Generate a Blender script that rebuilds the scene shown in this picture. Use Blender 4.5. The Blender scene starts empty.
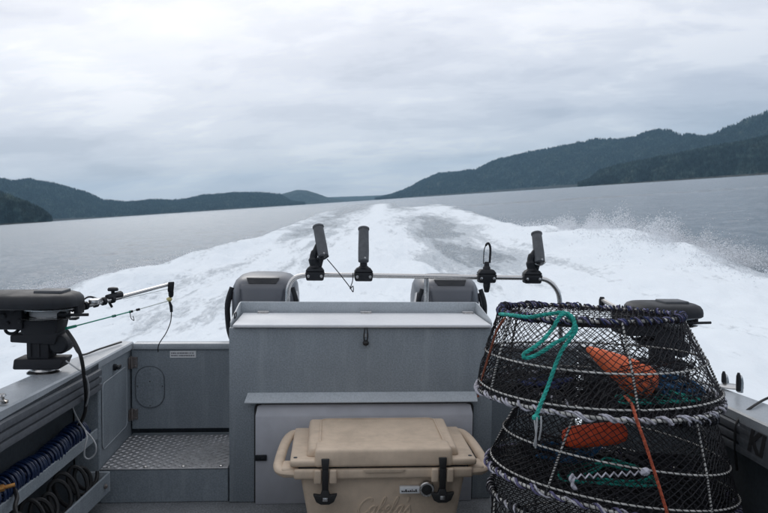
import bpy, bmesh, math, random
import numpy as np
from mathutils import Vector, Matrix
from mathutils.noise import noise as pnoise

random.seed(7); np.random.seed(7)
S = bpy.context.scene
COL = S.collection
R_ = math.radians

# ------------------------------------------------------------------ frames
FPX = 747.0                       # focal length in pixels of the 768 px wide photograph (35 mm lens)
CAMZ = 1.33                       # eye above the cockpit deck
SEA_H = 1.80                      # eye above the sea
def cray(px, py): return Vector(((px-384)/FPX, -(py-256.5)/FPX, -1.0))
aft = cray(330, 212).normalized()
trail = cray(372, 215).normalized()
ex_ = Vector((math.cos(R_(.65)), -math.sin(R_(.65)), 0))
bx_ = (ex_ - aft*aft.dot(ex_)).normalized()
bz_ = bx_.cross(aft)
R_bc = Matrix((bx_, aft, bz_)).transposed()          # boat -> camera
wz_ = cray(768, 174.0).cross(cray(0, 224.4)).normalized()
if wz_.y < 0: wz_ = -wz_
wy_ = (trail - wz_*trail.dot(wz_)).normalized()
wx_ = wy_.cross(wz_)
R_wc = Matrix((wx_, wy_, wz_)).transposed()          # world -> camera
CAMW = Vector((0, 0, SEA_H))
R_bw = R_wc.transposed() @ R_bc                      # boat -> world (the boat heels and trims)
BOAT = Matrix.Translation(CAMW) @ R_bw.to_4x4() @ Matrix.Translation((0, 0, -CAMZ))
R_cb = R_bc.transposed(); R_cw = R_wc.transposed()
def P(px, py, d):                                    # a point of the boat at distance d aft of the eye
    v = R_cb @ cray(px, py)
    return Vector((0, 0, CAMZ)) + v*(d/v.y)

# ------------------------------------------------------------------ camera
cd = bpy.data.cameras.new('camera'); cam = bpy.data.objects.new('camera', cd); COL.objects.link(cam)
cd.sensor_width = 36; cd.lens = 36*FPX/768; cd.clip_start = 0.05; cd.clip_end = 60000
cd.dof.use_dof = True; cd.dof.focus_distance = 3.0; cd.dof.aperture_fstop = 9.0
cam.matrix_world = Matrix.Translation(CAMW) @ R_cw.to_4x4()
S.camera = cam

# ------------------------------------------------------------------ light
SUN_AZ, SUN_EL = R_(-14), R_(32)
sund = Vector((math.sin(SUN_AZ)*math.cos(SUN_EL), math.cos(SUN_AZ)*math.cos(SUN_EL), math.sin(SUN_EL)))
W = bpy.data.worlds.new('World'); S.world = W; W.use_nodes = True
nt = W.node_tree; N = nt.nodes; L = nt.links; N.clear()
def nn(tree, t, **kw):
    n = tree.nodes.new(t)
    for k, v in kw.items(): setattr(n, k, v)
    return n
def mth(tree, op, a, b=None, c=None, clamp=False):
    n = tree.nodes.new('ShaderNodeMath'); n.operation = op; n.use_clamp = clamp
    for i, v in enumerate((a, b, c)):
        if v is None: continue
        if isinstance(v, (int, float)): n.inputs[i].default_value = v
        else: tree.links.new(v, n.inputs[i])
    return n.outputs[0]
def ramp(tree, fac, stops, interp='LINEAR'):
    n = tree.nodes.new('ShaderNodeValToRGB'); n.color_ramp.interpolation = interp
    e = n.color_ramp.elements
    while len(e) < len(stops): e.new(0.5)
    for el, (p, c) in zip(e, stops):
        el.position = p; el.color = (c[0], c[1], c[2], 1) if hasattr(c, '__len__') else (c, c, c, 1)
    tree.links.new(fac, n.inputs[0]); return n.outputs[0]
def mixc(tree, fac, a, b, mode='MIX'):
    n = tree.nodes.new('ShaderNodeMix'); n.data_type = 'RGBA'; n.blend_type = mode
    if isinstance(fac, (int, float)): n.inputs[0].default_value = fac
    else: tree.links.new(fac, n.inputs[0])
    for i, v in ((6, a), (7, b)):
        if hasattr(v, 'node'): tree.links.new(v, n.inputs[i])
        else: n.inputs[i].default_value = (v[0], v[1], v[2], 1)
    return n.outputs[2]

tc = nn(nt, 'ShaderNodeTexCoord')
nrm = nn(nt, 'ShaderNodeVectorMath', operation='NORMALIZE'); L.new(tc.outputs['Generated'], nrm.inputs[0])
sep = nn(nt, 'ShaderNodeSeparateXYZ'); L.new(nrm.outputs[0], sep.inputs[0])
zc = mth(nt, 'MAXIMUM', sep.outputs[2], 0.0)
den = mth(nt, 'ADD', zc, 0.20)
comb = nn(nt, 'ShaderNodeCombineXYZ')
L.new(mth(nt, 'DIVIDE', sep.outputs[0], den), comb.inputs[0]); L.new(mth(nt, 'DIVIDE', sep.outputs[1], den), comb.inputs[1])
mp = nn(nt, 'ShaderNodeMapping'); mp.inputs['Location'].default_value = (3.1, 1.7, 0.4); mp.inputs['Rotation'].default_value = (0, 0, R_(14)); mp.inputs['Scale'].default_value = (0.75, 1.0, 1)
L.new(comb.outputs[0], mp.inputs[0])
n1 = nn(nt, 'ShaderNodeTexNoise'); n1.inputs['Scale'].default_value = 1.25; n1.inputs['Detail'].default_value = 7; n1.inputs['Roughness'].default_value = 0.5; n1.inputs['Distortion'].default_value = 0.35
L.new(mp.outputs[0], n1.inputs['Vector'])
n2 = nn(nt, 'ShaderNodeTexNoise'); n2.inputs['Scale'].default_value = 3.6; n2.inputs['Detail'].default_value = 6; n2.inputs['Roughness'].default_value = 0.62; n2.inputs['Distortion'].default_value = 0.3
L.new(mp.outputs[0], n2.inputs['Vector'])
cl = mth(nt, 'ADD', mth(nt, 'MULTIPLY', n1.outputs[0], 0.66), mth(nt, 'MULTIPLY', n2.outputs[0], 0.34))
# a brighter veil where the sun stands behind the cloud sheet
dt = nn(nt, 'ShaderNodeVectorMath', operation='DOT_PRODUCT'); L.new(nrm.outputs[0], dt.inputs[0]); dt.inputs[1].default_value = sund
glow = mth(nt, 'POWER', mth(nt, 'MAXIMUM', dt.outputs['Value'], 0.0), 9.0)
grad = ramp(nt, zc, [(0.0, (0.73, 0.78, 0.87)), (0.045, (0.72, 0.765, 0.86)), (0.12, (0.645, 0.69, 0.795)), (0.22, (0.77, 0.80, 0.89)), (0.34, (0.89, 0.905, 0.96)), (1.0, (0.89, 0.91, 0.97))])
cmod = ramp(nt, cl, [(0.36, (0.74, 0.765, 0.80)), (0.45, (0.90, 0.91, 0.925)), (0.53, (1.05, 1.045, 1.03)), (0.61, (1.24, 1.21, 1.15))], 'EASE')
skyc = mixc(nt, 1.0, grad, cmod, 'MULTIPLY')
gl = nn(nt, 'ShaderNodeVectorMath', operation='SCALE'); gl.inputs[0].default_value = (0.40, 0.37, 0.33); L.new(glow, gl.inputs['Scale'])
skyc = mixc(nt, 1.0, skyc, gl.outputs[0], 'ADD')
b1 = nn(nt, 'ShaderNodeBackground'); L.new(skyc, b1.inputs[0]); b1.inputs[1].default_value = 1.0
sk = nn(nt, 'ShaderNodeTexSky'); sk.sky_type = 'NISHITA'; sk.sun_disc = False; sk.sun_elevation = SUN_EL; sk.sun_rotation = SUN_AZ
b2 = nn(nt, 'ShaderNodeBackground'); L.new(sk.outputs[0], b2.inputs[0]); b2.inputs[1].default_value = 0.006
ad = nn(nt, 'ShaderNodeAddShader'); L.new(b1.outputs[0], ad.inputs[0]); L.new(b2.outputs[0], ad.inputs[1])
wo = nn(nt, 'ShaderNodeOutputWorld'); L.new(ad.outputs[0], wo.inputs[0])
sl = bpy.data.lights.new('sun', 'SUN'); sl.energy = 0.5; sl.angle = R_(25); sl.color = (1, 0.97, 0.93)
sun = bpy.data.objects.new('sun', sl); COL.objects.link(sun); sun.rotation_euler = (-sund).to_track_quat('-Z', 'Y').to_euler(); sun.location = (0, 0, 30)

S.view_settings.view_transform = 'Standard'; S.view_settings.look = 'None'; S.view_settings.exposure = 0.0; S.view_settings.gamma = 1
S.cycles.max_bounces = 6; S.cycles.volume_bounces = 0; S.cycles.transparent_max_bounces = 12
S.cycles.use_denoising = True
S.cycles.volume_max_steps = 32

# ------------------------------------------------------------------ materials
def material(name, col, rough=0.5, metal=0.0, grain=0.0, gscale=60, bump=0.0, bscale=120, dirt=0.0, dscale=5, coat=0.0, spec=0.5, space='Object', dirtcol=None):
    m = bpy.data.materials.new(name); m.use_nodes = True; t = m.node_tree; b = t.nodes['Principled BSDF']
    b.inputs['Roughness'].default_value = rough; b.inputs['Metallic'].default_value = metal
    b.inputs['Specular IOR Level'].default_value = spec; b.inputs['Coat Weight'].default_value = coat
    tcn = nn(t, 'ShaderNodeTexCoord'); vec = tcn.outputs[space]
    c = None
    base = (col[0], col[1], col[2])
    out = base
    if grain > 0:
        g = nn(t, 'ShaderNodeTexNoise'); g.inputs['Scale'].default_value = gscale; g.inputs['Detail'].default_value = 3; t.links.new(vec, g.inputs['Vector'])
        lo = [max(0, x*(1-grain)) for x in base]; hi = [x*(1+grain) for x in base]
        out = ramp(t, g.outputs[0], [(0.35, lo), (0.65, hi)])
    if dirt > 0:
        g = nn(t, 'ShaderNodeTexNoise'); g.inputs['Scale'].default_value = dscale; g.inputs['Detail'].default_value = 8; g.inputs['Roughness'].default_value = 0.65; t.links.new(vec, g.inputs['Vector'])
        f = ramp(t, g.outputs[0], [(0.42, 0.0), (0.72, dirt)])
        dc = dirtcol or tuple(x*0.55 for x in base)
        out = mixc(t, f, out, dc)
        rr = ramp(t, g.outputs[0], [(0.35, max(0, rough-0.06)), (0.7, min(1, rough+0.14))]); t.links.new(rr, b.inputs['Roughness'])
    if hasattr(out, 'node'): t.links.new(out, b.inputs['Base Color'])
    else: b.inputs['Base Color'].default_value = (*out, 1)
    if bump > 0:
        g = nn(t, 'ShaderNodeTexNoise'); g.inputs['Scale'].default_value = bscale; g.inputs['Detail'].default_value = 2; t.links.new(vec, g.inputs['Vector'])
        bp = nn(t, 'ShaderNodeBump'); bp.inputs['Strength'].default_value = bump; bp.inputs['Distance'].default_value = 0.002
        t.links.new(g.outputs[0], bp.inputs['Height']); t.links.new(bp.outputs[0], b.inputs['Normal'])
    return m
def wear(m, col, amount=.5, sc=(3, 3, .35)):      # pale salt runs down the panels and fine scuffs
    t = m.node_tree; b = t.nodes['Principled BSDF']; src = b.inputs['Base Color'].links[0].from_socket
    tcn = nn(t, 'ShaderNodeTexCoord'); mpn = nn(t, 'ShaderNodeMapping'); mpn.inputs['Scale'].default_value = sc; t.links.new(tcn.outputs['Object'], mpn.inputs[0])
    n = nn(t, 'ShaderNodeTexNoise'); n.inputs['Scale'].default_value = 5; n.inputs['Detail'].default_value = 9; n.inputs['Roughness'].default_value = .7; t.links.new(mpn.outputs[0], n.inputs['Vector'])
    f = ramp(t, n.outputs[0], [(0.5, 0.0), (0.72, amount)])
    n2 = nn(t, 'ShaderNodeTexNoise'); n2.inputs['Scale'].default_value = 9; n2.inputs['Detail'].default_value = 4; n2.inputs['Distortion'].default_value = 4; t.links.new(tcn.outputs['Object'], n2.inputs['Vector'])
    f2 = ramp(t, n2.outputs[0], [(0.494, 0.0), (0.5, amount*.7), (0.506, 0.0)])
    n3 = nn(t, 'ShaderNodeTexNoise'); n3.inputs['Scale'].default_value = 2.2; t.links.new(tcn.outputs['Object'], n3.inputs['Vector'])
    f3 = mth(t, 'MULTIPLY', f2, ramp(t, n3.outputs[0], [(0.52, 0.0), (0.6, 1.0)]))
    t.links.new(mixc(t, mth(t, 'MAXIMUM', f, f3), src, col), b.inputs['Base Color'])
M = {}
M['hammer'] = material('hammered_grey_paint', (0.226, 0.258, 0.285), 0.42, grain=0.16, gscale=150, bump=0.35, bscale=170, dirt=0.35, dscale=3.5)
M['hammer_light'] = material('pale_skylit_hammered_paint', (0.40, 0.435, 0.465), 0.38, grain=0.10, gscale=150, bump=0.3, bscale=170, dirt=0.25, dscale=4)  # paler copy of the grey; on the ledge it carries sky light
M['cap'] = material('gunwale_paint', (0.36, 0.39, 0.42), 0.33, grain=0.08, gscale=150, bump=0.25, bscale=150, dirt=0.4, dscale=4)
M['lid'] = material('white_lid', (0.70, 0.715, 0.735), 0.6, grain=0.03, gscale=50, dirt=0.22, dscale=6, dirtcol=(0.55, 0.57, 0.60))
M['extr'] = material('dull_extrusion', (0.115, 0.125, 0.14), 0.48, metal=0.2, grain=0.12, gscale=50, dirt=0.4)
M['dark_hull_and_gap'] = material('dark_bilge_and_gap_shade', (0.035, 0.045, 0.055), 0.6, grain=0.2, gscale=80, dirt=0.3)  # dark hull inside; under the door it stands in for shade
M['hull'] = material('hull_paint', (0.55, 0.57, 0.58), 0.35, dirt=0.2)
M['alu'] = material('tread_aluminium', (0.46, 0.46, 0.47), 0.42, metal=0.7, grain=0.15, gscale=40, dirt=0.5, dscale=9)
M['steel'] = material('stainless_steel', (0.56, 0.55, 0.54), 0.24, metal=1.0, dirt=0.06, dscale=8)
M['hinge'] = material('tarnished_steel', (0.27, 0.245, 0.235), 0.4, metal=0.7, dirt=0.7, dscale=30, dirtcol=(0.12, 0.08, 0.065))
M['black'] = material('black_plastic', (0.009, 0.011, 0.015), 0.55, grain=0.2, gscale=30, dirt=0.3, dscale=12, dirtcol=(0.03, 0.032, 0.035), spec=.35)
M['blackm'] = material('matt_black_casting', (0.013, 0.014, 0.018), 0.65, bump=0.3, bscale=200, dirt=0.4, dscale=15, dirtcol=(0.030, 0.032, 0.037), spec=.35)
M['rubber'] = material('black_rubber', (0.013, 0.013, 0.014), 0.6, dirt=0.3, dscale=30, dirtcol=(0.03, 0.03, 0.03))
M['dgrey'] = material('charcoal_plastic', (0.075, 0.082, 0.092), 0.55, grain=0.15, gscale=40, dirt=0.35, dscale=14, dirtcol=(0.11, 0.115, 0.12))
M['panel'] = material('silver_plastic_panel', (0.47, 0.48, 0.52), 0.36, grain=0.05, gscale=14, dirt=0.25, dscale=3)
M['cowl'] = material('cowl_metallic', (0.085, 0.092, 0.108), 0.40, metal=0.15, coat=0.12, grain=0.04, gscale=8)
M['cowl_dark'] = material('cowl_charcoal', (0.05, 0.055, 0.065), 0.3, metal=0.3, coat=0.2)
M['tan'] = material('tan_rotomoulded_plastic', (0.64, 0.51, 0.385), 0.5, grain=0.04, gscale=25, bump=0.12, bscale=260, dirt=0.40, dscale=5, dirtcol=(0.34, 0.27, 0.20))
M['white'] = material('white_sticker', (0.72, 0.73, 0.74), 0.5, dirt=0.2)
M['ink'] = material('black_ink', (0.02, 0.02, 0.022), 0.6)
M['grey_ink'] = material('faded_print', (0.14, 0.14, 0.16), 0.6)
M['net'] = material('black_netting', (0.012, 0.012, 0.016), 0.75)
M['hoop'] = material('pale_hoop_coating', (0.62, 0.61, 0.58), 0.6, grain=0.2, gscale=60, dirt=0.6, dscale=20, dirtcol=(0.2, 0.19, 0.17))
M['lash'] = material('black_twine', (0.02, 0.02, 0.024), 0.8)
wear(M['hammer'], (0.36, 0.40, 0.43), .40); wear(M['cap'], (0.46, 0.49, 0.51), .4, (2, 1, 2)); wear(M['hammer_light'], (0.5, 0.53, 0.55), .4, (1, 1, 1)); wear(M['tan'], (0.36, 0.29, 0.22), .35, (1, 1, 1)); wear(M['panel'], (0.46, 0.47, 0.49), .35)
def rope(name, c, r=0.8):
    m = material(name, c, r, grain=0.35, gscale=90, dirt=0.45, dscale=25, dirtcol=tuple(x*0.4 for x in c))
    t = m.node_tree; b = t.nodes['Principled BSDF']
    tcn = nn(t, 'ShaderNodeTexCoord'); w = nn(t, 'ShaderNodeTexNoise'); w.inputs['Scale'].default_value = 260; t.links.new(tcn.outputs['Object'], w.inputs['Vector'])
    bp = nn(t, 'ShaderNodeBump'); bp.inputs['Strength'].default_value = 0.8; bp.inputs['Distance'].default_value = 0.003
    t.links.new(w.outputs[0], bp.inputs['Height']); t.links.new(bp.outputs[0], b.inputs['Normal']); return m
M['teal'] = rope('teal_rope', (0.02, 0.36, 0.30)); M['orange_rope'] = rope('orange_rope', (0.55, 0.12, 0.06))
M['white_rope'] = rope('pale_rope', (0.52, 0.51, 0.57)); M['purple_rope'] = rope('purple_rope', (0.15, 0.14, 0.26))
M['navy_rope'] = rope('navy_rope', (0.035, 0.05, 0.15)); M['black_rope'] = rope('dark_rope', (0.02, 0.022, 0.03)); M['blue_rope'] = rope('blue_rope', (0.02, 0.10, 0.22))
M['brown_rope'] = rope('rusty_rope', (0.30, 0.09, 0.05))
M['orange'] = material('orange_foam_float', (0.95, 0.19, 0.07), 0.62, grain=0.12, gscale=30, bump=0.3, bscale=90, dirt=0.35, dscale=9, dirtcol=(0.45, 0.07, 0.03))
M['red'] = material('red_orange_plastic', (0.95, 0.12, 0.04), 0.55, grain=0.15, gscale=50, dirt=0.3, dscale=9)
M['blue_hose'] = material('navy_hose', (0.006, 0.018, 0.060), 0.32)
M['brass'] = material('brass', (0.55, 0.27, 0.09), 0.35, metal=0.9)
M['green_line'] = material('green_line', (0.02, 0.30, 0.20), 0.5)
M['pale_line'] = material('pale_line', (0.55, 0.60, 0.55), 0.5)
M['bead'] = material('yellow_bead', (0.62, 0.55, 0.25), 0.45)
M['wire'] = material('white_cord', (0.42, 0.43, 0.44), 0.6)

# ------------------------------------------------------------------ mesh builder
def smooth(pts, n=8, closed=False):
    pts = [Vector(p) for p in pts]; out = []
    m = len(pts); rng = range(m if closed else m-1)
    for i in rng:
        if closed: p0, p1, p2, p3 = pts[(i-1) % m], pts[i], pts[(i+1) % m], pts[(i+2) % m]
        else: p0, p1, p2, p3 = pts[max(0, i-1)], pts[i], pts[i+1], pts[min(m-1, i+2)]
        for k in range(n):
            t = k/n
            out.append(0.5*((2*p1)+(p2-p0)*t+(2*p0-5*p1+4*p2-p3)*t*t+(3*p1-p0-3*p2+p3)*t**3))
    if not closed: out.append(pts[-1])
    return out
class MB:
    def __init__(s): s.v = []; s.f = []
    def add(s, v, f):
        b = len(s.v); s.v += [tuple(p) for p in v]; s.f += [tuple(i+b for i in q) for q in f]; return s
    def box(s, x0, x1, y0, y1, z0, z1, bev=0.0, seg=2, mat=None):
        if x0 > x1: x0, x1 = x1, x0
        if y0 > y1: y0, y1 = y1, y0
        if z0 > z1: z0, z1 = z1, z0
        bm = bmesh.new(); bmesh.ops.create_cube(bm, size=1)
        for v in bm.verts: v.co = Vector((x0+(v.co.x+.5)*(x1-x0), y0+(v.co.y+.5)*(y1-y0), z0+(v.co.z+.5)*(z1-z0)))
        if bev > 0: bmesh.ops.bevel(bm, geom=bm.edges[:], offset=bev, segments=seg, affect='EDGES', profile=0.5)
        return s.frombm(bm, mat)
    def hexa(s, lo, hi, bev=0.0, seg=2):              # two quads (4 points each), bottom and top
        bm = bmesh.new(); a = [bm.verts.new(p) for p in lo]; b = [bm.verts.new(p) for p in hi]
        bm.faces.new(a[::-1]); bm.faces.new(b)
        for i in range(len(a)): j = (i+1) % len(a); bm.faces.new((a[i], a[j], b[j], b[i]))
        bmesh.ops.recalc_face_normals(bm, faces=bm.faces)
        if bev > 0: bmesh.ops.bevel(bm, geom=bm.edges[:], offset=bev, segments=seg, affect='EDGES', profile=0.5)
        return s.frombm(bm)
    def frombm(s, bm, mat=None):
        if mat is not None: bm.transform(mat)
        bm.verts.index_update()
        s.add([v.co.copy() for v in bm.verts], [[v.index for v in f.verts] for f in bm.faces]); bm.free(); return s
    def tube(s, pts, r, n=8, closed=False, cap=True, flat=1.0, up=None):
        pts = np.array([tuple(p) for p in pts], float); m = len(pts)
        rr = np.full(m, r, float) if np.isscalar(r) else np.array(r, float)
        if closed: T = np.roll(pts, -1, 0)-np.roll(pts, 1, 0)
        else: T = np.gradient(pts, axis=0)
        T /= np.linalg.norm(T, axis=1)[:, None]+1e-12
        nv = np.array(up, float) if up is not None else (np.array([0, 0, 1.]) if abs(T[0][2]) < .9 else np.array([1., 0, 0]))
        A = np.zeros_like(pts)
        for i in range(m):
            a = nv-T[i]*np.dot(nv, T[i]); a /= np.linalg.norm(a)+1e-12; A[i] = a
            if up is None: nv = a
        Bv = np.cross(T, A)
        ang = np.arange(n)*2*math.pi/n
        V = pts[:, None, :]+rr[:, None, None]*(np.cos(ang)[None, :, None]*A[:, None, :]*flat+np.sin(ang)[None, :, None]*Bv[:, None, :])
        F = []
        for i in range(m if closed else m-1):
            j = (i+1) % m
            for k in range(n):
                l = (k+1) % n; F.append((i*n+k, i*n+l, j*n+l, j*n+k))
        if cap and not closed: F.append(tuple(range(n))[::-1]); F.append(tuple((m-1)*n+k for k in range(n)))
        return s.add(V.reshape(-1, 3), F)
    def lathe(s, org, axis, prof, n=20, capends=True):
        org = Vector(org); ax = Vector(axis).normalized(); t = Vector((0, 0, 1)) if abs(ax.z) < .9 else Vector((1, 0, 0))
        u = ax.cross(t).normalized(); w = ax.cross(u)
        V = []; F = []
        for r, h in prof:
            for k in range(n):
                a = 2*math.pi*k/n; V.append(org+ax*h+u*(r*math.cos(a))+w*(r*math.sin(a)))
        for i in range(len(prof)-1):
            for k in range(n):
                l = (k+1) % n; F.append((i*n+k, (i+1)*n+k, (i+1)*n+l, i*n+l))
        if capends: F.append(tuple(range(n))); F.append(tuple((len(prof)-1)*n+k for k in range(n))[::-1])
        return s.add(V, F)
    def poly(s, pts, off, bev=0.0):                    # polygon extruded by vector off
        return s.hexa([Vector(p) for p in pts], [Vector(p)+Vector(off) for p in pts], bev)
    def build(s, name, mat, parent=None, angle=35, xf=None):
        me = bpy.data.meshes.new(name); me.from_pydata(s.v, [], s.f); me.validate(); me.update()
        bm = bmesh.new(); bm.from_mesh(me); bmesh.ops.recalc_face_normals(bm, faces=bm.faces); bm.to_mesh(me); bm.free()
        return place(me, name, mat, parent, angle, xf)
BASE = {}
def place(me, name, mat, parent=None, angle=35, xf=None, base=None):
    if mat is not None: me.materials.append(mat)
    me.polygons.foreach_set('use_smooth', [True]*len(me.polygons))
    if angle is not None: me.set_sharp_from_angle(angle=R_(angle))
    o = bpy.data.objects.new(name, me); COL.objects.link(o)
    if parent is not None:
        b = BASE[parent.name]; me.transform(Matrix.Translation(-b)); o.parent = parent; BASE[o.name] = b
        if parent.get('_w'): pass
    else:
        co = np.empty(len(me.vertices)*3); me.vertices.foreach_get('co', co); co = co.reshape(-1, 3)
        b = Vector(base) if base is not None else Vector(((co[:, 0].min()+co[:, 0].max())/2, (co[:, 1].min()+co[:, 1].max())/2, co[:, 2].min()))
        me.transform(Matrix.Translation(-b)); BASE[o.name] = b
    return o
def thing(name, label, cat, base, group=None):
    o = bpy.data.objects.new(name, None); COL.objects.link(o); o.empty_display_size = 0.1; BASE[o.name] = Vector(base)
    return tag(o, label, cat, group)
def tag(o, label, cat, group=None):
    o['label'] = label; o['category'] = cat
    if group: o['group'] = group
    return o
def to_boat(o): o.matrix_world = BOAT @ Matrix.Translation(BASE[o.name])

# ================================================================== THE WATER
def hashn(ix, iy, seed):
    h = (ix.astype(np.int64)*374761393 + iy.astype(np.int64)*668265263 + seed*1442695041) & 0xffffffff
    h = ((h ^ (h >> 13))*1274126177) & 0xffffffff
    return ((h ^ (h >> 16)) & 0xffff)/65535.0
def vnoise(x, y, seed=0):
    ix = np.floor(x); iy = np.floor(y); fx = x-ix; fy = y-iy
    fx = fx*fx*fx*(fx*(fx*6-15)+10); fy = fy*fy*fy*(fy*(fy*6-15)+10)
    ix = ix.astype(np.int64); iy = iy.astype(np.int64)
    a = hashn(ix, iy, seed); b = hashn(ix+1, iy, seed); c = hashn(ix, iy+1, seed); d = hashn(ix+1, iy+1, seed)
    return (a*(1-fx)+b*fx)*(1-fy)+(c*(1-fx)+d*fx)*fy
def fbm(x, y, o=4, seed=0, g=0.5):
    s = 0; a = 1; t = 0
    for i in range(o): s = s+a*vnoise(x*2**i+i*17.3, y*2**i-i*9.1, seed+i); t += a; a *= g
    return s/t
def sst(a, b, x):
    t = np.clip((x-a)/(b-a), 0, 1); return t*t*(3-2*t)
def wake(x, y):
    cx = -0.1+0.016*y
    dx = x-cx
    wr = np.interp(y, [-3, 0, 6, 12, 22, 37, 134, 160], [1.5, 2.6, 5.9, 6.7, 6.9, 6.6, 11.5, 13])
    wl = np.interp(y, [-3, 0, 4, 9, 18, 28, 41, 60, 122, 450], [1.5, 3.0, 5.6, 7.4, 7.9, 7.2, 7.1, 8.0, 11, 19])
    w = np.where(dx > 0, wr, wl)
    u = dx/w
    e1 = (fbm(x*0.35, y*0.13, 4, 3)-0.5)
    au = np.abs(u)+e1*0.30
    body = 1-sst(0.84, 1.10, au)
    aft_ = sst(-2, 3, y)
    # far fade of the trail
    fr = 1-sst(110, 175, y+e1*90)*np.where(dx > 0, 1.0, 0.35)
    fr = fr*(1-0.9*sst(260, 560, y))
    foam = body*aft_*fr
    # troughs where the dark water shows between prop wash and wave arms
    st = fbm(x*1.3, y*0.10, 4, 11)-0.5
    tr = np.exp(-((x-cx-2.1-0.02*y)/(0.75+0.018*y))**2)*sst(13, 22, y)*(1-sst(40, 95, y))
    tl = np.exp(-((u+0.62)/0.20)**2)*sst(30, 48, y)*(1-0.4*sst(150, 300, y))
    foam = (1.04+0.04*(1-sst(25, 60, y)))*foam*(1-0.64*np.clip(tr*(1.05+2.4*st), 0, 1))*(1-0.55*np.clip(tl*(1.0+2.6*st), 0, 1))
    far_streak = 0.35*sst(60, 160, y)*body
    foam = foam*(1-np.clip(far_streak*(0.6+2.2*(fbm(x*0.25, y*0.02, 3, 23)-0.5)), 0, .8))
    strk = fbm((dx/np.maximum(w, 1)*6.5)*1.7, y*0.045, 5, 131, .62)-0.5
    arms = np.exp(-((np.abs(u)-0.45)/0.22)**2)*sst(7, 16, y)
    foam = foam*(1-np.clip(arms*(0.06+1.2*strk), 0, .38))
    core = np.exp(-((dx+0.9)/(1.5+0.010*y))**2)*sst(6, 14, y)*(1-sst(240, 420, y))
    foam = np.maximum(foam, core*(1.15+0.4*strk))
    # relief
    crest = 0.42*np.exp(-((np.abs(u)-0.86)/0.13)**2)*sst(6, 20, y)*np.exp(-y/140.)
    centre = 0.30*np.exp(-(dx/1.3)**2)*sst(5, 12, y)*np.exp(-y/90.) - 0.20*np.exp(-((np.abs(dx)-2.4)/1.2)**2)*sst(5, 14, y)*np.exp(-y/60.)
    turb = (fbm(x*0.8, y*0.22, 5, 31, .58)-0.5)*0.62*foam*np.exp(-y/120.)
    turb = turb + (fbm(x*2.6, y*.9, 3, 57, .5)-0.5)*0.06*foam*np.exp(-y/30.)
    plume = 0.30*np.exp(-((x-5.9-0.02*(y-12))/1.15)**2)*sst(11.5, 16.5, y)*(1-sst(19, 32, y))*(0.8+0.4*fbm(x*0.7, y*0.45, 3, 91, .5))
    chop = (fbm(x*0.55, y*0.55, 4, 41, .55)-0.5)*0.20*(1-foam*0.5)*np.exp(-np.hypot(x, y)/260.)
    chop = chop+(fbm(x*2.3+9, y*2.3, 3, 44, .6)-0.5)*0.075*(1-np.clip(foam, 0, 1))*np.exp(-np.hypot(x, y)/70.)
    # old wake of another boat crossing on the starboard side
    yy = 104-0.22*(x-30)
    ridge = 0.24*np.exp(-((y-yy-1.5*np.sin(x*0.13))/0.9)**2)*sst(6, 18, x)*(0.75+0.5*fbm(x*0.20, y*0.05, 3, 77))
    h = (crest+plume+centre+turb)*sst(3.5, 9, np.hypot(x, y)) + chop*sst(2.5, 9, np.hypot(x, y)) + ridge - 0.12*(1-sst(4, 9, np.hypot(x, y)))
    return foam, h
az = np.concatenate([np.linspace(-42, 42, 520), np.linspace(43.5, 316.5, 74)])*math.pi/180
rad = np.concatenate([np.geomspace(2.2, 420, 470), np.geomspace(440, 18000, 40)])
RR, AA = np.meshgrid(rad, az, indexing='ij')
X = RR*np.sin(AA); Y = RR*np.cos(AA)
foam, H = wake(X, Y)
side = (1-sst(38, 44, np.abs((AA*180/math.pi+180) % 360-180)))
H = H*np.where(np.abs((AA*180/math.pi+180) % 360-180) > 43, 0.0, 1.0)*(1-sst(380, 420, RR))
nr, na = X.shape
V = np.stack([X, Y, H], -1).reshape(-1, 3)
V = np.concatenate([V, [[0, 0, -0.12]]])
i = np.arange(nr-1)[:, None]*na; k = np.arange(na)[None, :]; k2 = (k+1) % na
F = np.stack([i+k, i+k2, i+na+k2, i+na+k], -1).reshape(-1, 4)
me = bpy.data.meshes.new('sea')
fan = [(nr*na, b, a) for a, b in zip(range(na), [(a+1) % na for a in range(na)])]
me.from_pydata(V.tolist(), [], F[:, ::-1].tolist()+fan); me.update()
at = me.attributes.new('foam', 'FLOAT', 'POINT'); at.data.foreach_set('value', np.append(foam.reshape(-1), 0.8))
ms = bpy.data.materials.new('sea_water'); ms.use_nodes = True; t = ms.node_tree; b = t.nodes['Principled BSDF']
g = nn(t, 'ShaderNodeTexCoord'); gp = g.outputs['Object']
fa = nn(t, 'ShaderNodeAttribute', attribute_name='foam')
def tn(scale, vscale=(1, 1, 1), det=4, ro=.5, dis=0):
    mpn = nn(t, 'ShaderNodeMapping'); mpn.inputs['Scale'].default_value = vscale; t.links.new(gp, mpn.inputs[0])
    n = nn(t, 'ShaderNodeTexNoise'); n.inputs['Scale'].default_value = scale; n.inputs['Detail'].default_value = det; n.inputs['Roughness'].default_value = ro; n.inputs['Distortion'].default_value = dis
    t.links.new(mpn.outputs[0], n.inputs['Vector']); return n.outputs[0]
fn = tn(1.7, (1, .10, 1), 7, .62, .3); fn2 = tn(9, (1, .3, 1), 5, .6)
fsum = mth(t, 'ADD', fa.outputs['Fac'], mth(t, 'ADD', mth(t, 'MULTIPLY', mth(t, 'SUBTRACT', fn, 0.5), 1.15), mth(t, 'MULTIPLY', mth(t, 'SUBTRACT', fn2, 0.5), 0.7)))
fm = ramp(t, fsum, [(0.22, 0.0), (0.60, 0.62), (0.95, 1.0)], 'EASE')
t.links.new(mixc(t, fm, (0.105, 0.155, 0.200), (0.80, 0.85, 0.89)), b.inputs['Base Color'])
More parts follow.
